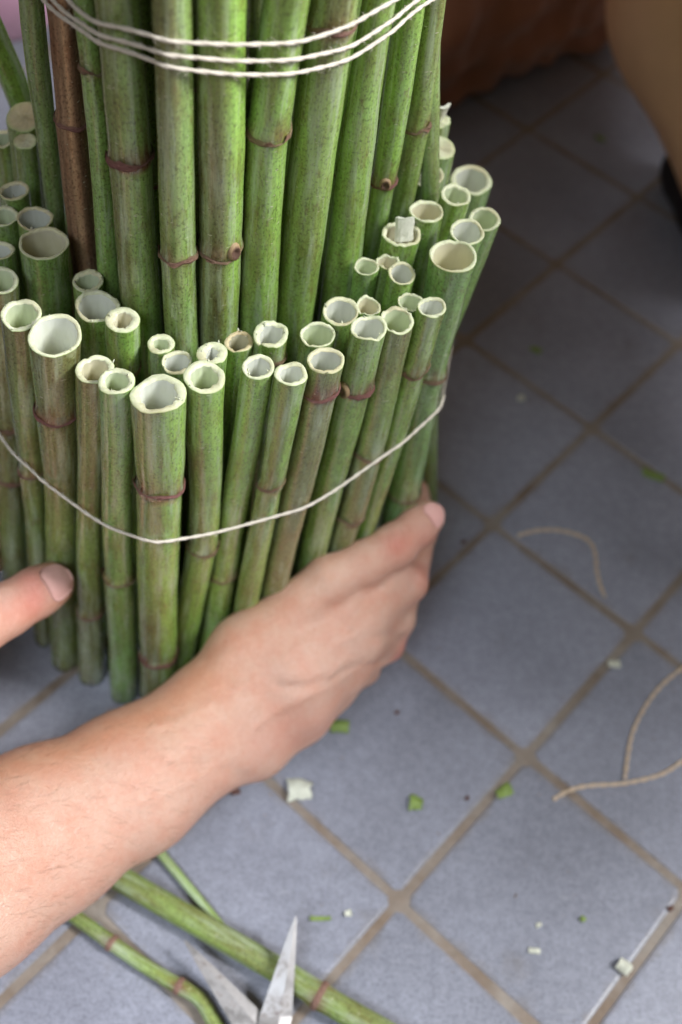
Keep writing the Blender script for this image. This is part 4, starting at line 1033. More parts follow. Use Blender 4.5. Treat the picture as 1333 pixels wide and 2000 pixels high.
def poly_dist(V, pts):
    d = np.full(len(V), 99.0)
    pts = np.array(pts, float)
    if len(pts) == 1:
        return np.linalg.norm(V - pts[0], axis=1)
    for a, b in zip(pts[:-1], pts[1:]):
        d = np.minimum(d, cone_dist(V, a, b, 0.0, 0.0))
    return d


def surface_point(chains, o, d, far=80.0):
    """first point where a straight line from o along d meets the body"""
    t = 0.0
    for _ in range(200):
        q = o + d * t
        v = float(body_sdf(q[None, :], chains)[0])
        if v < 0.002:
            return q
        t += max(0.7 * v, 0.002)
        if t > far:
            return None
    return o + d * t

ARM = [[0.8,[[-4.367,-18.564,8.912,4.0],[-2.485,-15.998,7.505,3.85],[0.021,-13.071,6.101,3.5],[3.096,-10.39,5.737,2.85],[5.873,-7.544,5.604,2.3]]],[1.2,[[3.096,-10.39,5.737,2.8],[5.764,-6.877,6.174,1.85],[6.878,-5.827,6.64,1.6]]],[1.2,[[3.067,-10.32,5.542,2.6],[6.584,-7.616,4.953,1.75],[8.192,-7.216,4.257,1.45]]],[1.1,[[6.286,-5.802,6.778,1.5],[7.179,-4.1,7.562,1.45],[10.442,-0.971,9.549,1.05]]],[1.0,[[6.935,-6.172,6.408,1.5],[9.135,-4.553,7.498,1.35],[12.107,-1.789,7.793,1.05]]],[1.0,[[7.359,-6.585,5.768,1.5],[9.701,-4.996,6.717,1.3],[12.225,-2.529,6.812,1.0]]],[1.0,[[7.676,-7.036,4.861,1.4],[10.055,-5.405,5.477,1.2],[11.926,-3.172,5.414,1.0]]],[1.0,[[8.197,-7.2,3.786,1.2],[10.127,-5.485,4.218,1.05],[11.358,-3.835,4.123,0.92]]],[0.9,[[8.97,-3.236,6.939,1.3],[10.834,-1.228,7.809,1.0],[11.76,-0.722,7.667,0.8]]],[0.45,[[10.558,-0.958,9.558,1.08],[12.087,0.147,9.699,0.97],[13.354,1.3,9.632,1.0],[14.309,2.571,9.523,0.9],[14.781,3.234,9.488,0.82]]],[0.8,[[10.662,-1.747,7.7,1.05],[12.409,-0.292,8.077,0.8],[13.525,0.905,8.04,0.62]]],[0.95,[[12.157,-1.735,7.708,1.0],[14.388,0.898,7.071,0.86]]],[0.35,[[14.388,0.898,7.071,0.86],[14.9,4.948,5.458,0.74],[14.53,8.081,4.795,0.62]]],[0.95,[[12.228,-2.482,6.723,1.0],[14.017,-0.267,5.562,0.92]]],[0.3,[[14.017,-0.267,5.562,0.92],[14.658,3.487,3.268,0.78],[14.348,6.328,2.771,0.66]]],[0.95,[[11.929,-3.127,5.324,0.98],[13.725,-1.072,4.297,0.88]]],[0.3,[[13.725,-1.072,4.297,0.88],[14.207,2.558,2.04,0.75],[13.891,4.884,1.798,0.62]]],[0.9,[[11.359,-3.792,4.032,0.9],[12.876,-1.874,2.792,0.74]]],[0.3,[[12.876,-1.874,2.792,0.74],[13.373,0.644,1.353,0.65],[13.096,2.22,1.209,0.55]]]]
ARM_STROKES = [[[[13.12,1.42,10.72],[13.41,0.87,10.68],[13.58,0.43,10.36]],0.075,-0.085],[[[12.77,1.21,10.65],[13.05,0.69,10.65],[13.22,0.2,10.36]],0.075,-0.08],[[[13.53,1.69,10.68],[13.77,1.12,10.65],[13.9,0.77,10.44]],0.07,-0.06],[[[12.74,-0.95,9.06],[12.03,-2.12,9.01],[11.66,-2.85,8.78]],0.2,-0.16],[[[13.33,-0.21,8.91],[12.74,-0.99,9.03]],0.1,-0.1],[[[9.03,-6.03,8.41],[10.2,-5.79,8.27],[11.29,-4.98,7.72],[12.39,-3.92,7.22]],0.17,-0.075],[[[9.24,-5.61,8.74],[10.13,-5.39,8.57],[10.99,-4.75,8.21]],0.3,0.12],[[[6.23,-5.38,8.77],[8.1,-4.2,9.29],[10.55,-2.12,10.02]],0.4,0.08],[[[7.32,-6.45,8.49],[9.93,-4.04,9.04],[11.9,-2.03,9.06]],0.22,0.07],[[[8.48,-6.56,8.03],[10.1,-5.24,8.66]],0.2,-0.05],[[[13.02,-2.8,8.08],[13.64,-2.16,7.31],[14.4,-1.36,5.49]],0.18,-0.09],[[[12.87,-3.65,6.83],[13.64,-2.54,5.39],[14.31,-1.84,4.48]],0.14,-0.09],[[[8.03,-9.28,5.31],[7.16,-9.51,6.83],[6.33,-9.82,7.59]],0.3,-0.07],[[[5.73,-8.88,8.24],[4.26,-10.24,8.76],[2.51,-11.93,8.99]],0.5,0.08],[[[6.36,-7.41,8.38],[6.89,-7.9,8.02],[7.19,-8.39,7.59]],0.14,-0.03],[[[10.41,-1.32,10.67]],0.5,0.07],[[[7.89,-7.1,7.94],[10.07,-5.04,8.76],[11.94,-3.09,8.56]],0.16,0.06],[[[8.21,-7.62,7.27],[10.05,-6.24,7.85],[11.69,-4.11,7.92]],0.16,0.06],[[[9.15,-5.07,9.05],[10.22,-4.42,8.86],[10.79,-3.42,8.84],[11.66,-2.85,8.78]],0.1,0.05],[[[9.0,-6.84,7.46],[9.7,-6.25,8.02],[11.12,-5.43,7.55]],0.1,0.045],[[[3.97,-8.84,8.65],[5.36,-8.06,8.43],[6.5,-6.95,8.49],[7.93,-6.01,8.54]],0.14,0.05],[[[2.75,-13.1,8.73],[4.56,-11.81,8.29],[6.0,-10.45,7.61],[7.13,-9.35,7.01]],0.16,0.05],[[[10.34,-0.81,10.71],[10.59,-1.29,10.68],[10.74,-1.68,10.46]],0.08,-0.03],[[[6.74,-7.01,8.44],[7.09,-7.48,8.14],[7.3,-7.96,7.75],[7.65,-8.4,7.2]],0.09,-0.035],[[[14.29,0.35,8.22],[14.64,0.21,7.83]],0.1,-0.04],[[[12.14,-2.84,8.65],[12.44,-2.46,8.78]],0.3,0.06]]
ARM_TINTS = [[[[13.35,0.77,10.65]],0.55,[0.6,0.23,0.17],0.7],[[[14.75,-1.08,4.51],[14.6,-1.72,4.06]],0.6,[0.66,0.22,0.18],0.7],[[[15.03,1.2,7.71],[14.79,1.75,10.01]],0.8,[0.64,0.27,0.21],0.5],[[[6.39,-4.94,8.95],[7.94,-3.18,9.51],[9.53,-1.5,10.29]],0.9,[0.6,0.31,0.19],0.35],[[[5.49,-6.36,8.48],[3.78,-8.03,8.37],[0.08,-10.71,8.98],[-1.7,-11.79,9.34]],1.0,[0.6,0.3,0.16],0.6],[[[9.76,-1.53,10.4],[10.83,-0.99,10.7]],0.6,[0.74,0.52,0.4],0.4],[[[10.14,-5.43,8.55],[11.77,-3.53,8.34]],1.0,[0.72,0.47,0.37],0.4],[[[10.9,-6.61,5.87],[8.73,-7.9,6.39]],0.9,[0.7,0.36,0.28],0.4]]  # includes shade painted orange-brown along the forearm's upper edge
ARM_NAIL = [[[14.574,2.715,10.496],[14.641,2.665,10.491],[14.706,2.615,10.47],[14.769,2.567,10.442],[14.829,2.52,10.407],[14.887,2.474,10.366],[14.942,2.43,10.319],[14.993,2.388,10.267],[15.035,2.353,10.202]],[[14.43,3.011,10.458],[14.554,2.923,10.499],[14.68,2.829,10.486],[14.802,2.736,10.451],[14.918,2.646,10.391],[15.024,2.562,10.309],[15.118,2.485,10.206],[15.197,2.418,10.085],[15.238,2.376,9.936]],[[14.464,3.174,10.395],[14.596,3.081,10.45],[14.734,2.979,10.446],[14.868,2.877,10.412],[14.995,2.779,10.349],[15.109,2.688,10.257],[15.208,2.607,10.141],[15.287,2.538,10.003],[15.323,2.499,9.839]],[[14.546,3.303,10.342],[14.676,3.211,10.399],[14.812,3.111,10.398],[14.945,3.01,10.365],[15.07,2.914,10.302],[15.182,2.824,10.211],[15.278,2.744,10.095],[15.354,2.678,9.957],[15.387,2.642,9.794]],[[14.642,3.422,10.3],[14.767,3.334,10.355],[14.899,3.237,10.353],[15.027,3.14,10.321],[15.146,3.047,10.26],[15.254,2.961,10.171],[15.346,2.885,10.059],[15.418,2.822,9.926],[15.447,2.789,9.768]],[[14.741,3.539,10.259],[14.861,3.454,10.313],[14.987,3.361,10.311],[15.11,3.268,10.28],[15.225,3.179,10.221],[15.327,3.097,10.136],[15.415,3.024,10.028],[15.484,2.964,9.901],[15.511,2.933,9.749]],[[14.857,3.642,10.204],[14.966,3.565,10.253],[15.08,3.481,10.248],[15.191,3.397,10.219],[15.295,3.316,10.165],[15.388,3.241,10.088],[15.468,3.175,9.991],[15.532,3.119,9.876],[15.557,3.091,9.739]],[[15.007,3.718,10.119],[15.094,3.656,10.156],[15.183,3.59,10.147],[15.27,3.524,10.12],[15.351,3.461,10.076],[15.425,3.402,10.017],[15.489,3.349,9.943],[15.543,3.303,9.858],[15.564,3.279,9.749]],[[15.24,3.728,9.969],[15.283,3.698,10.0],[15.32,3.671,9.987],[15.355,3.643,9.97],[15.389,3.617,9.95],[15.421,3.591,9.926],[15.452,3.566,9.899],[15.48,3.543,9.868],[15.482,3.537,9.808]]]
HAND = [[0.8,[[-11.984,-18.701,12.436,3.6],[-9.616,-15.132,11.826,2.6],[-8.599,-12.996,11.457,2.2]]],[1.1,[[-8.964,-13.203,11.317,1.9],[-6.987,-10.775,11.385,1.5],[-4.674,-8.124,11.603,1.15]]],[0.5,[[-4.674,-8.124,11.603,1.12],[-3.558,-6.875,11.601,1.0],[-2.739,-5.812,11.593,1.07],[-1.83,-4.645,11.294,1.03],[-1.327,-4.022,11.111,0.98]]],[1.0,[[-8.964,-13.203,11.317,1.6],[-7.6,-5.5,9.2,1.0]]],[0.3,[[-7.6,-5.5,9.2,0.95],[-7.3,-1.9,8.9,0.82],[-6.7,1.1,8.7,0.7],[-6.2,3.3,8.7,0.6]]],[1.0,[[-8.964,-13.203,10.617,1.6],[-7.6,-6.0,7.6,1.0]]],[0.3,[[-7.6,-6.0,7.6,0.95],[-7.3,-2.4,7.3,0.82],[-6.7,0.6,7.1,0.7],[-6.2,2.8,7.1,0.6]]],[1.0,[[-8.964,-13.203,9.917,1.6],[-7.6,-6.2,6.0,1.0]]],[0.3,[[-7.6,-6.2,6.0,0.95],[-7.3,-2.6,5.7,0.82],[-6.7,0.4,5.5,0.7],[-6.2,2.6,5.5,0.6]]],[1.0,[[-8.964,-13.203,9.217,1.6],[-7.6,-6.0,4.5,1.0]]],[0.3,[[-7.6,-6.0,4.5,0.95],[-7.3,-2.4,4.2,0.82],[-6.7,0.6,4.0,0.7],[-6.2,2.8,4.0,0.6]]]]
HAND_STROKES = [[[[-2.51,-5.51,12.73],[-2.18,-6.01,12.63],[-2.06,-6.44,12.35]],0.1,-0.085],[[[-2.71,-5.82,12.79],[-2.39,-6.29,12.64],[-2.29,-6.7,12.32]],0.1,-0.085],[[[-2.25,-5.27,12.61],[-1.97,-5.72,12.53],[-1.85,-6.13,12.33]],0.07,-0.04]]
HAND_TINTS = [[[[-1.84,-4.62,12.46],[-1.57,-5.04,12.39],[-1.55,-5.55,12.21]],0.5,[0.7,0.22,0.17],0.65],[[[-2.28,-6.25,12.61]],0.7,[0.66,0.3,0.23],0.4]]
HAND_NAIL = [[[-1.457,-4.578,12.388],[-1.377,-4.646,12.37],[-1.304,-4.713,12.334],[-1.235,-4.78,12.289],[-1.171,-4.845,12.237],[-1.112,-4.908,12.176],[-1.058,-4.968,12.108],[-1.011,-5.025,12.034],[-0.977,-5.075,11.948]],[[-1.64,-4.207,12.359],[-1.48,-4.325,12.39],[-1.327,-4.454,12.36],[-1.185,-4.582,12.298],[-1.058,-4.708,12.204],[-0.951,-4.825,12.083],[-0.864,-4.933,11.937],[-0.802,-5.026,11.772],[-0.788,-5.088,11.583]],[[-1.612,-4.017,12.276],[-1.436,-4.143,12.325],[-1.265,-4.283,12.304],[-1.106,-4.425,12.243],[-0.965,-4.563,12.142],[-0.848,-4.693,12.007],[-0.758,-4.808,11.842],[-0.698,-4.906,11.654],[-0.694,-4.966,11.443]],[[-1.523,-3.876,12.192],[-1.349,-3.999,12.245],[-1.178,-4.138,12.229],[-1.019,-4.279,12.169],[-0.879,-4.417,12.07],[-0.762,-4.545,11.936],[-0.673,-4.66,11.77],[-0.616,-4.756,11.582],[-0.615,-4.813,11.371]],[[-1.414,-3.749,12.11],[-1.246,-3.867,12.163],[-1.082,-4.001,12.148],[-0.929,-4.137,12.092],[-0.793,-4.27,11.997],[-0.68,-4.394,11.868],[-0.594,-4.505,11.708],[-0.539,-4.597,11.526],[-0.538,-4.652,11.323]],[[-1.3,-3.625,12.034],[-1.14,-3.738,12.086],[-0.982,-3.866,12.072],[-0.835,-3.997,12.018],[-0.705,-4.124,11.928],[-0.596,-4.243,11.804],[-0.513,-4.35,11.651],[-0.459,-4.439,11.477],[-0.458,-4.492,11.281]],[[-1.17,-3.517,11.949],[-1.022,-3.621,11.995],[-0.878,-3.739,11.979],[-0.744,-3.858,11.928],[-0.625,-3.975,11.845],[-0.524,-4.084,11.732],[-0.447,-4.183,11.594],[-0.395,-4.266,11.435],[-0.393,-4.316,11.256]],[[-0.997,-3.448,11.842],[-0.877,-3.534,11.873],[-0.763,-3.63,11.852],[-0.656,-3.726,11.807],[-0.56,-3.82,11.738],[-0.478,-3.909,11.648],[-0.412,-3.99,11.54],[-0.364,-4.061,11.416],[-0.357,-4.106,11.272]],[[-0.711,-3.485,11.668],[-0.649,-3.528,11.69],[-0.601,-3.572,11.667],[-0.556,-3.616,11.638],[-0.514,-3.659,11.605],[-0.474,-3.7,11.566],[-0.439,-3.74,11.522],[-0.407,-3.778,11.474],[-0.408,-3.798,11.398]]]



def skin_body(name, chains, strokes, tints, h, parent, nail_rows, nail_label, hair=None):
    chains = [(k, [tuple(q) for q in pts]) for k, pts in chains]
    d, lo = grid_sdf(chains, h)
    Vb, Fb = surface_nets(d, lo, h)
    Vb = relax(Vb, Fb, 3, 0.5)
    for pts, sg, amp in strokes:
        nrm = vert_normals(Vb, Fb)
        ds = poly_dist(Vb, pts)
        Vb = Vb + nrm * (amp * np.exp(-0.5 * (ds / sg) ** 2))[:, None]
    Vb = relax(Vb, Fb, 1, 0.35)
    col = np.repeat(np.array([[0.665, 0.408, 0.305]]), len(Vb), 0)
    for pts, sg, c, st in tints:
        ds = poly_dist(Vb, pts)
        w_ = (st * np.exp(-0.5 * (ds / sg) ** 2))[:, None]
        col = col * (1 - w_) + np.array(c) * w_
    body = mesh_obj(name, Vb, Fb, M_SKIN, parent, cols=col)
    g = np.array(nail_rows, float)
    a_, b_ = g.shape[:2]
    cen = g.mean((0, 1))
    nn = np.cross(g[-1, b_ // 2] - g[0, b_ // 2], g[a_ // 2, -1] - g[a_ // 2, 0]); nn /= np.linalg.norm(nn)
    if nn @ (cpos - cen) < 0:
        nn = -nn
    NV = np.concatenate([g.reshape(-1, 3), (g - nn * 0.07).reshape(-1, 3)])
    NF = []
    q = a_ * b_
    for i in range(a_ - 1):
        for j in range(b_ - 1):
            NF.append((i * b_ + j, i * b_ + j + 1, (i + 1) * b_ + j + 1, (i + 1) * b_ + j))
    edge = [(0, j) for j in range(b_)] + [(i, b_ - 1) for i in range(1, a_)] + [(a_ - 1, j) for j in range(b_ - 2, -1, -1)] + [(i, 0) for i in range(a_ - 2, 0, -1)]
    for e0, e1 in zip(edge, edge[1:] + edge[:1]):
        i0, i1 = e0[0] * b_ + e0[1], e1[0] * b_ + e1[1]
        NF.append((i0, i1, i1 + q, i0 + q))
    nrm = vert_normals(Vb, Fb)
    if hair:
        rr = np.random.default_rng(31)
        (ha, hb), parts = hair, []
        ha, hb = np.array(ha), np.array(hb)
        t_ = ((Vb - ha) @ (hb - ha)) / ((hb - ha) @ (hb - ha))
        pool = np.nonzero((t_ > 0.0) & (t_ < 0.92) & (nrm[:, 2] > -0.1))[0]
        along = (hb - ha) / np.linalg.norm(hb - ha)
        for vi in rr.choice(pool, 520, replace=False):
            p0, n0 = Vb[vi], nrm[vi]
            lay = -np.cross(n0, along) * rr.normal(0.35, 0.3) + along * rr.normal(0.75, 0.2)
            L_ = rr.uniform(0.35, 0.8)
            pts = [p0 - n0 * 0.02, p0 + n0 * 0.05 + lay * 0.35 * L_, p0 + n0 * 0.07 + lay * 0.75 * L_ , p0 + n0 * 0.05 + lay * L_]
            parts.append(tube(pts, [0.0042, 0.0042, 0.003, 0.001], 3, cap=False))
        HV, HF = join(parts)
        ho = mesh_obj('arm_hair', HV, HF, M_HAIR, body)
        ho['kind'] = 'stuff'
    no = mesh_obj('fingernail', NV, NF, M_NAIL, body)
    no['label'] = nail_label
    return body


person = empty('person')
tag(person, 'person reaching in from the left, bare arm and both hands holding the bundle base', 'person')
arm = skin_body('arm', ARM, ARM_STROKES, ARM_TINTS, 0.13, person, ARM_NAIL, 'thumbnail at the right side of the bundle', hair=(ARM[0][1][0][:3], ARM[0][1][-1][:3]))
arm['label'] = 'bare forearm with the hand wrapped round the right of the bundle base'
hand = skin_body('arm', HAND, HAND_STROKES, HAND_TINTS, 0.15, person, HAND_NAIL, 'thumbnail at the left picture edge')
hand['label'] = 'other hand, only its thumb showing at the left picture edge'

# ================================================================= people behind the bundle
def cloth_body(name, chains, h, mat, parent, amp, seed):
    r = np.random.default_rng(seed)
    d, lo = grid_sdf(chains, h, 1.5)
    Vb, Fb = surface_nets(d, lo, h)
    Vb = relax(Vb, Fb, 2)
    nrm = vert_normals(Vb, Fb)
    disp = np.zeros(len(Vb))
    for _ in range(9):
        kdir = r.normal(0, 1, 3) * np.array([0.8, 0.8, 1.2]); kdir /= np.linalg.norm(kdir)
        fr = r.uniform(0.5, 1.5)
        wv = np.sin(Vb @ kdir * fr + r.uniform(0, 6) + 1.2 * np.sin(Vb @ r.normal(0, 0.25, 3)))
        disp += np.maximum(wv, -0.2) ** 2 * amp * r.uniform(0.3, 1.0)
    Vb = Vb + nrm * disp[:, None]
    Vb[:, 2] = np.maximum(Vb[:, 2], 0.05)
    return mesh_obj(name, Vb, Fb, mat, parent)


cloth_body('clothing', [  # unseen torso and sleeves, added to darken the left side
    (3.0, [(-46, 4, 12, 15), (-45, 0, 40, 14), (-43, -4, 52, 11)]),
    (2.0, [(-42, -12, 50, 7), (-26, -24, 28, 5.6), (-9.5, -24.0, 11, 4.7)]),
    (2.0, [(-42, 8, 50, 7), (-38, -6, 30, 5.6), (-24, -11, 16, 4.6)]),
], 0.7, M_GREYCLOTH, person, 0.2, 8)

sitter = empty('person')
tag(sitter, 'person in dark brown clothes with a bare leg, crouching behind the bundle', 'person')
bare = cloth_body('shin', [(2.5, [(40, 70, 30, 8), (32.0, 50, 22, 6.8), (29.8, 41.5, 14.5, 6.4), (35.6, 33.5, 6.6, 5.0)])], 0.5, M_SHIN, sitter, 0.03, 3)
bare['label'] = 'bare tanned leg in shade'
cloth_body('skirt', [(2.5, [(40, 70, 30, 9), (33, 72, 12, 7), (21.0, 61.0, 6.0, 6.0), (9.0, 50.0, 5.4, 6.2)])], 0.5, M_BROWN, sitter, 0.7, 3)
d, lo = grid_sdf([(1.0, [(31.8, 41.0, 2.0, 2.0), (33.5, 37.0, 2.3, 2.5), (38.5, 31.0, 3.0, 3.0)]), (0.6, [(31.5, 40.5, 0.8, 1.0), (38.0, 29.5, 0.8, 1.0)])], 0.35)
Vb, Fb = surface_nets(d, lo, 0.35)
Vb[:, 2] = np.maximum(Vb[:, 2], 0.05)
mesh_obj('shoe', relax(Vb, Fb, 2), Fb, M_SHOE, sitter)

cloth_body('shading_torso', [(3.0, [(42, 70, 30, 10), (53, 38, 46, 13.5), (60, 10, 50, 13), (60, 3, 51, 12)]), (2.0, [(60, 4, 50, 6), (52, 10, 32, 4.4), (45, 8, 14, 3.4)])], 0.8, M_BROWN, sitter, 0.25, 4)  # unseen torso and arm, added to block the window light

other = empty('person')
tag(other, 'person in lilac clothing, a blurred sliver left of the tall stems', 'person')
cloth_body('clothing', [(2.0, [(-17.2, 42.5, 9.0, 4.0), (-21, 47, 18, 5.5), (-28, 56, 30, 7)])], 0.6, M_LILAC, other, 0.25, 5)

# ================================================================= things lying on the floor
FLOOR_THINGS = {"string1":[[20.88,9.26,0.1],[21.99,9.8,0.1],[23.48,10.01,0.1],[24.91,9.64,0.1],[25.35,8.8,0.1],[25.43,7.71,0.1],[25.6,6.79,0.1],[25.88,5.97,0.1]],"string2":[[32.03,3.82,0.1],[30.05,2.17,0.1],[28.79,0.85,0.1],[27.87,-0.57,0.1],[27.23,-2.03,0.1],[26.96,-3.29,0.1],[26.77,-4.57,0.1]],"string3":[[31.67,-1.6,0.1],[29.78,-3.21,0.1],[28.6,-4.11,0.1],[26.74,-4.84,0.1],[24.9,-5.24,0.1],[23.91,-5.63,0.1],[23.14,-6.2,0.1]],"stalk1":[[-0.24,-11.89,0.56],[2.69,-13.06,0.56],[7.08,-14.77,0.56],[11.07,-16.32,0.56],[13.02,-17.15,0.56],[16.11,-18.34,0.56],[19.13,-19.61,0.56]],"stalk2":[[-1.16,-14.04,0.32],[1.23,-15.06,0.32],[4.0,-16.38,0.32],[5.9,-17.17,0.32],[7.34,-17.74,0.32],[8.24,-18.68,0.32],[9.61,-20.16,0.32]],"stalk3":[[2.47,-9.95,0.24],[3.92,-11.21,0.24],[5.74,-12.76,0.24],[7.59,-14.34,0.24],[8.43,-15.1,0.24]],"chips":[[[663,1420],[12.05,-3.9,0.0]],[[585,1545],[10.48,-7.55,0.0]],[[812,1570],[16.27,-7.38,0.0]],[[983,1548],[20.6,-6.18,0.0]],[[1198,1298],[26.3,1.86,0.0]],[[1217,1890],[26.49,-13.83,0.0]],[[1043,1858],[22.32,-13.65,0.0]],[[1052,1808],[22.51,-12.45,0.0]],[[1138,1796],[24.6,-11.89,0.0]],[[680,1785],[13.53,-13.12,0.0]],[[625,1795],[12.26,-13.53,0.0]],[[1275,930],[28.92,14.94,0.0]],[[1047,685],[21.64,23.75,-0.0]],[[1017,780],[20.76,19.51,-0.0]],[[1172,272],[26.03,45.89,0.0]],[[460,1548],[7.38,-8.08,0.0]],[[775,1393],[14.91,-2.7,0.0]],[[912,1560],[18.79,-6.76,0.0]],[[905,1060],[17.77,8.32,0.0]],[[1310,1775],[28.86,-10.81,0.0]]],"scB":[[11.11,-14.17,2.3],[11.54,-18.06,1.0],[10.13,-18.25,1.0]],"scA":[[6.35,-15.61,1.3],[10.11,-18.0,0.9],[9.04,-18.77,0.9]],"pivot":[[10.77,-19.38,0.85]]}



def stalk(name, P, rads, nodes, label, seed, olive, tone):
    """a stem lying down: same make as the standing ones, along a lying centre line"""
    r = np.random.default_rng(seed)
    root = empty(name)
    C = spline(np.c_[np.array(P), rads], 70)
    R = C[:, 3]
    s = np.r_[0, np.cumsum(np.linalg.norm(np.diff(C[:, :3], axis=0), axis=1))]
    for t in nodes:
        R = R * (1 + 0.14 * np.exp(-((s / s[-1] - t) * s[-1] / 0.3) ** 2))
    T, X, Y = frames(C[:, :3])
    n = 20
    a = np.linspace(0, 2 * np.pi, n, endpoint=False)
    sh = 1 + 0.05 * np.cos(2 * a + 1) + 0.03 * np.cos(3 * a)
    V = C[:, None, :3] + (R[:, None] * sh[None])[..., None] * (np.cos(a)[None, :, None] * X[:, None] + np.sin(a)[None, :, None] * Y[:, None])
    V[..., 2] = np.maximum(V[..., 2], 0.02)
    base = (GREEN * (1 - tone) + BRIGHT * tone) * np.array([0.85, 0.72, 0.8])
    f = np.clip(olive * (0.5 + 0.5 * np.cos(a[None] - 1) + 0.3 * np.sin(s[:, None] * 0.8 + 2 * np.cos(a)[None])), 0, 1)[..., None]
    c = base * (1 - f) + OLIVE * f
    for t in nodes:
        w_ = np.exp(-((s - t * s[-1]) / 0.45) ** 2)[:, None, None] * (0.55 + 0.35 * np.sin(3 * a + seed))[None, :, None]
        w_ = np.clip(w_, 0, 0.95)
        c = c * (1 - w_) + np.array([0.15, 0.055, 0.04]) * w_
    F = []
    m = len(C)
    for i in range(m - 1):
        for j in range(n):
            F.append((i * n + j, i * n + (j + 1) % n, (i + 1) * n + (j + 1) % n, (i + 1) * n + j))
    sp = np.stack([np.repeat((np.cos(a) * R.mean())[None] + 11 * seed, m, 0), np.repeat((np.sin(a) * R.mean())[None], m, 0), np.repeat(s[:, None], n, 1)], -1)
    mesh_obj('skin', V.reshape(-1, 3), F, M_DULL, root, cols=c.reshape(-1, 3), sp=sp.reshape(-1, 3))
    for e in (0, m - 1):
        ring = V[e]
        mesh_obj('cut_face', np.vstack([ring, ring * 0.4 + 0.6 * ring.mean(0)]), [(j, (j + 1) % n, n + (j + 1) % n, n + j) for j in range(n)] + [tuple(n + j for j in range(n))],
                 M_CUT, root, cols=np.repeat(RIM_PALE[None], 2 * n, 0), sp=np.vstack([ring, ring]))
    for t in nodes:
        i = int(np.argmin(abs(s - t * s[-1])))
        lips = []
        for dt, bl in ((-0.16, -0.02), (-0.07, 0.03), (0.0, 0.045), (0.07, 0.03), (0.16, -0.02)):
            cen = C[i, :3] + T[i] * dt
            lips.append(cen + ((R[i] * sh + bl + r.normal(0, 0.008, n))[:, None]) * (np.cos(a)[:, None] * X[i] + np.sin(a)[:, None] * Y[i]))
        NV = np.concatenate(lips)
        NV[:, 2] = np.maximum(NV[:, 2], 0.015)
        mesh_obj('node_ring', NV, [(u * n + j, u * n + (j + 1) % n, (u + 1) * n + (j + 1) % n, (u + 1) * n + j) for u in range(4) for j in range(n)], M_NODE, root, cols=np.repeat(np.array([[0.25, 0.14, 0.09]]), len(NV), 0), sp=NV)
    return tag(root, label, 'stem', 'cut stems lying on the floor')


FT = FLOOR_THINGS
P1 = np.array(FT['stalk1'])
stalk('stem_offcut', P1, np.linspace(0.55, 0.58, len(P1)), [0.665], 'thick green stem lying on the tiles under the scissors, with a brown patch', 1, 0.55, 0.2)
P2 = np.array(FT['stalk2'])
stalk('stem_offcut', P2, np.linspace(0.31, 0.33, len(P2)), [0.36, 0.66], 'thin green stem with two nodes on the floor below the forearm', 2, 0.4, 0.3)
P3 = np.array(FT['stalk3'])
stalk('stem_offcut', P3, np.linspace(0.25, 0.17, len(P3)), [], 'thinnest green stem, slipping under the thick one on the floor', 3, 0.15, 0.5)

for key, lab in (('string1', 'bent piece of string lying beside a grout crossing near the thumb'),
                 ('string2', 'curved loose string running down from the right picture edge'),
                 ('string3', 'loose string lying across a grout line, farthest down on the right')):
    V, F = cord(FT[key], False, ply=0.062, off=0.05)
    V[:, 2] = np.maximum(V[:, 2], 0.01)
    tag(mesh_obj('string_scrap', V, F, M_STRING_FLOOR), lab, 'string', 'loose string ends on the floor')


def chip(cen, L, Wd, th_, yaw, curl, mat, seed, label, pith=None):
    """a curved shaving of stem wall: outer rind and pale inner side"""
    r = np.random.default_rng(seed)
    L, Wd, th = 0.88 * L, 0.88 * Wd, 0.7 * th_
    nx, ny = 7, 5
    sk = r.uniform(-1, 1)
    top, bot = [], []
    for i in range(nx):
        for j in range(ny):
            u = i / (nx - 1) - 0.5; v = j / (ny - 1) - 0.5
            edge = max(abs(u), abs(v)) > 0.49
            jx = r.normal(0, 0.035) if edge else 0
            p = np.array([(u + jx) * L, (v * (1 + 0.5 * sk * u) + (r.normal(0, 0.04) if edge else 0)) * Wd, r.normal(0, 0.012) + 1.3 * curl * (0.25 - v * v) * Wd + 0.04 * math.sin(5 * u + seed)])
            top.append(p + np.array([0, 0, th])); bot.append(p)
    V = np.array(top + bot)
    q = nx * ny
    F = []
    for i in range(nx - 1):
        for j in range(ny - 1):
            k = i * ny + j
            F.append((k, k + ny, k + ny + 1, k + 1)); F.append((q + k, q + k + 1, q + k + ny + 1, q + k + ny))
    ed = [i * ny for i in range(nx)] + [(nx - 1) * ny + j for j in range(1, ny)] + [i * ny + ny - 1 for i in range(nx - 2, -1, -1)] + [j for j in range(ny - 2, 0, -1)]
    for e0, e1 in zip(ed, ed[1:] + ed[:1]):
        F.append((e1, e0, q + e0, q + e1))
    ca, sa = math.cos(yaw), math.sin(yaw)
    V = V @ np.array([[ca, sa, 0], [-sa, ca, 0], [0, 0, 1]])
    V[:, 2] += 0.02 - V[:, 2].min()
    o = mesh_obj('stem_chip', V + np.array([cen[0], cen[1], 0.0]), F, mat, smooth=False)
    return tag(o, label, 'stem chip', 'stem chips and crumbs scattered on the floor')


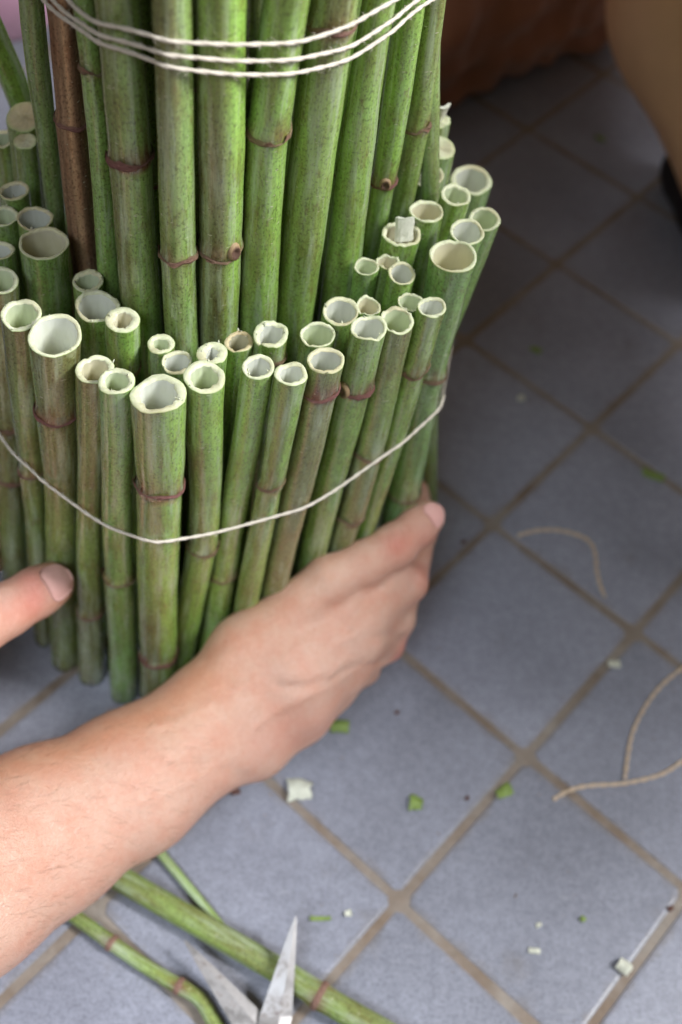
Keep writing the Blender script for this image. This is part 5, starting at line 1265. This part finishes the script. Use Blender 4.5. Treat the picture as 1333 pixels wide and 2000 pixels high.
CH = {tuple(k): v for k, v in FT['chips']}
chip(CH[(663, 1420)], 1.05, 0.75, 0.10, 0.1, 0.9, M_RIND, 1, 'curved green chip just below the wrist')
chip(CH[(585, 1545)], 1.35, 1.15, 0.12, 0.15, 0.8, M_PITH, 2, 'largest white curled chip, on the grout line below the forearm')
chip(CH[(812, 1570)], 0.72, 0.80, 0.10, 0.05, 0.5, M_RIND, 3, 'square green chip alone in the middle of a tile')
chip(CH[(983, 1548)], 0.95, 0.62, 0.10, 0.65, 0.6, M_RIND, 4, 'yellow-green chip lying on the diagonal grout line')
chip(CH[(1198, 1298)], 0.72, 0.42, 0.14, 0.05, 0.4, M_PITH, 5, 'cream chip on the grout near the right picture edge')
chip(CH[(1217, 1890)], 0.75, 0.62, 0.26, -0.6, 0.9, M_PITH, 6, 'crumpled white chip on the grout at the lower right')
chip(CH[(1043, 1858)], 0.60, 0.26, 0.10, -0.05, 0.3, M_PITH, 7, 'flat small white chip left of the crumpled white one')
chip(CH[(1052, 1808)], 0.30, 0.22, 0.08, 0.5, 0.3, M_PITH, 8, 'tiny cream crumb above the flat small white chip')
chip(CH[(1138, 1796)], 0.30, 0.28, 0.08, 1.0, 0.3, M_RIND, 9, 'tiny green crumb above the crumpled white chip')
chip(CH[(680, 1785)], 0.36, 0.30, 0.12, 0.4, 0.3, M_PITH, 10, 'tiny white crumb right of the scissor tip')
chip(CH[(625, 1795)], 1.10, 0.22, 0.08, 0.12, 0.2, M_RIND, 11, 'thin pale green sliver beside the upright scissor tip')
chip(CH[(1275, 930)], 1.55, 0.60, 0.14, -0.35, 0.5, M_RIND, 12, 'long dark green scrap by the right picture edge')
chip(CH[(1047, 685)], 0.85, 0.50, 0.10, -0.5, 0.4, M_RIND, 13, 'blurred yellow-green scrap right of the bundle')
chip(CH[(1017, 780)], 0.48, 0.42, 0.14, 0.3, 0.4, M_PITH, 14, 'blurred round white crumb right of the bundle')
chip(CH[(1172, 272)], 0.85, 0.40, 0.12, -0.3, 0.4, M_RIND, 15, 'olive scrap on the dark tile beside the brown trouser leg')
chip(CH[(460, 1548)], 0.55, 0.30, 0.12, 0.4, 0.4, M_CRUMB, 16, 'dark brown bark bit against the lower edge of the forearm')
chip(CH[(775, 1393)], 0.24, 0.20, 0.07, 0.4, 0.3, M_CRUMB, 17, 'tiny brown speck right of the curved green chip')
chip(CH[(912, 1560)], 0.24, 0.20, 0.07, 0.9, 0.3, M_CRUMB, 18, 'tiny brown speck between the square and the yellow-green chip')
chip(CH[(905, 1060)], 0.34, 0.26, 0.08, 0.2, 0.3, M_CRUMB, 19, 'dark speck on the tile beside the thumb tip')
chip(CH[(1310, 1775)], 0.34, 0.24, 0.08, 0.7, 0.3, M_CRUMB, 20, 'dark red-brown speck on grout at the lower right edge')

# crumbs too small to pick out
r = np.random.default_rng(77)
parts = []
for _ in range(170):
    x, y = r.uniform(-8, 34), r.uniform(-22, 30)
    if (x - 5) ** 2 + (y - 5) ** 2 < 120:
        continue
    s_ = r.uniform(0.025, 0.085)
    tet = np.array([(1, 0, -0.5), (-0.5, 0.87, -0.5), (-0.5, -0.87, -0.5), (0.1, 0, 0.6)]) * s_ * r.uniform(0.6, 1.3, (4, 3)) + np.array([x, y, 0.02 + 0.5 * s_])
    parts.append((tet, [(0, 2, 1), (0, 1, 3), (1, 2, 3), (2, 0, 3)]))
V, F = join(parts)
tag(mesh_obj('crumbs', V, F, plain_material('tan_crumb', (0.30, 0.20, 0.13), 0.8, 0.6, 60.0), smooth=False), 'fine crumbs of stem and bark strewn over the tiles', kind='stuff')

# scissors lying open across the thick stem
sc = empty('scissors')
tag(sc, 'open worn steel scissors lying over the thick stem on the floor', 'scissors')
piv = np.array(FT['pivot'][0])


def blade(tip, b0, b1, lift):
    """a blade from its point back to the pivot: flat ground, thick at the spine, thin at the edge"""
    tip, b0, b1 = (np.array(q) for q in (tip, b0, b1))
    n = 10
    V, F = [], []
    ax = (b0 + b1) / 2 - tip
    nrm = np.cross(b0 - tip, b1 - tip); nrm /= np.linalg.norm(nrm)
    if nrm[2] < 0: nrm = -nrm
    for i in range(n + 1):
        t = i / n
        w = 0.06 + 0.94 * t ** 0.9
        c = tip + ax * t
        e0 = c + (b0 - (b0 + b1) / 2) * w; e1 = c + (b1 - (b0 + b1) / 2) * w
        mid = e0 * 0.62 + e1 * 0.38
        V += [e0 + nrm * 0.02, mid + nrm * (0.05 + 0.07 * t), e1 + nrm * (0.05 + 0.07 * t), e1 - nrm * 0.02, e0 - nrm * 0.02]
    for i in range(n):
        for j in range(5):
            F.append((i * 5 + j, i * 5 + (j + 1) % 5, (i + 1) * 5 + (j + 1) % 5, (i + 1) * 5 + j))
    F.append((4, 3, 2, 1, 0)); 
    # ricasso carried on to the pivot
    k = n * 5
    end = piv + np.array([0, 0, lift])
    wv = (b1 - b0) * 0.45
    e0 = end - wv; e1 = end + wv; mid = e0 * 0.62 + e1 * 0.38
    base = len(V)
    V += [e0 + nrm * 0.02, mid + nrm * 0.12, e1 + nrm * 0.12, e1 - nrm * 0.02, e0 - nrm * 0.02]
    for j in range(5):
        F.append((k + j, k + (j + 1) % 5, base + (j + 1) % 5, base + j))
    F.append(tuple(base + j for j in range(5)))
    o = mesh_obj('blade', V, F, M_BLADE, sc, smooth=False)
    return o, (end - tip) / np.linalg.norm(end - tip)


B = FT['scB']; A_ = FT['scA']
_, dB = blade(B[0], B[1], B[2], 0.12)
_, dA = blade(A_[0], A_[1], A_[2], -0.10)
V, F = tube([piv + np.array([0, 0, -0.2]), piv + np.array([0, 0, 0.30]), piv + np.array([0, 0, 0.34])], [0.28, 0.28, 0.2], 14)
mesh_obj('screw', V, F, M_BLADE, sc)
for dirn, lift in ((dB, 0.0), (dA, 0.0)):
    d2 = np.array([dirn[0], dirn[1], 0.0]); d2 /= np.linalg.norm(d2)
    side = np.array([-d2[1], d2[0], 0.0])
    sgn = 1 if side @ np.array([dB[0] + dA[0], dB[1] + dA[1], 0]) < 0 else -1
    p = [piv + d2 * t for t in (0.0, 1.2, 2.4)]
    shank = [np.array([q[0], q[1], max(0.45, q[2] - 0.15 * i)]) for i, q in enumerate(p)]
    V1, F1 = tube(shank, [0.35, 0.32, 0.35], 10)
    cen = shank[-1] + d2 * 2.0
    ring = [cen + d2 * 2.1 * math.cos(t) + side * 1.35 * math.sin(t) for t in np.linspace(0, 2 * math.pi, 28, endpoint=False)]
    for q in ring: q[2] = 0.45
    V2, F2 = tube(ring, 0.38, 10, True)
    V, F = join([(V1, F1), (V2, F2)])
    mesh_obj('handle', V, F, M_HANDLE, sc)
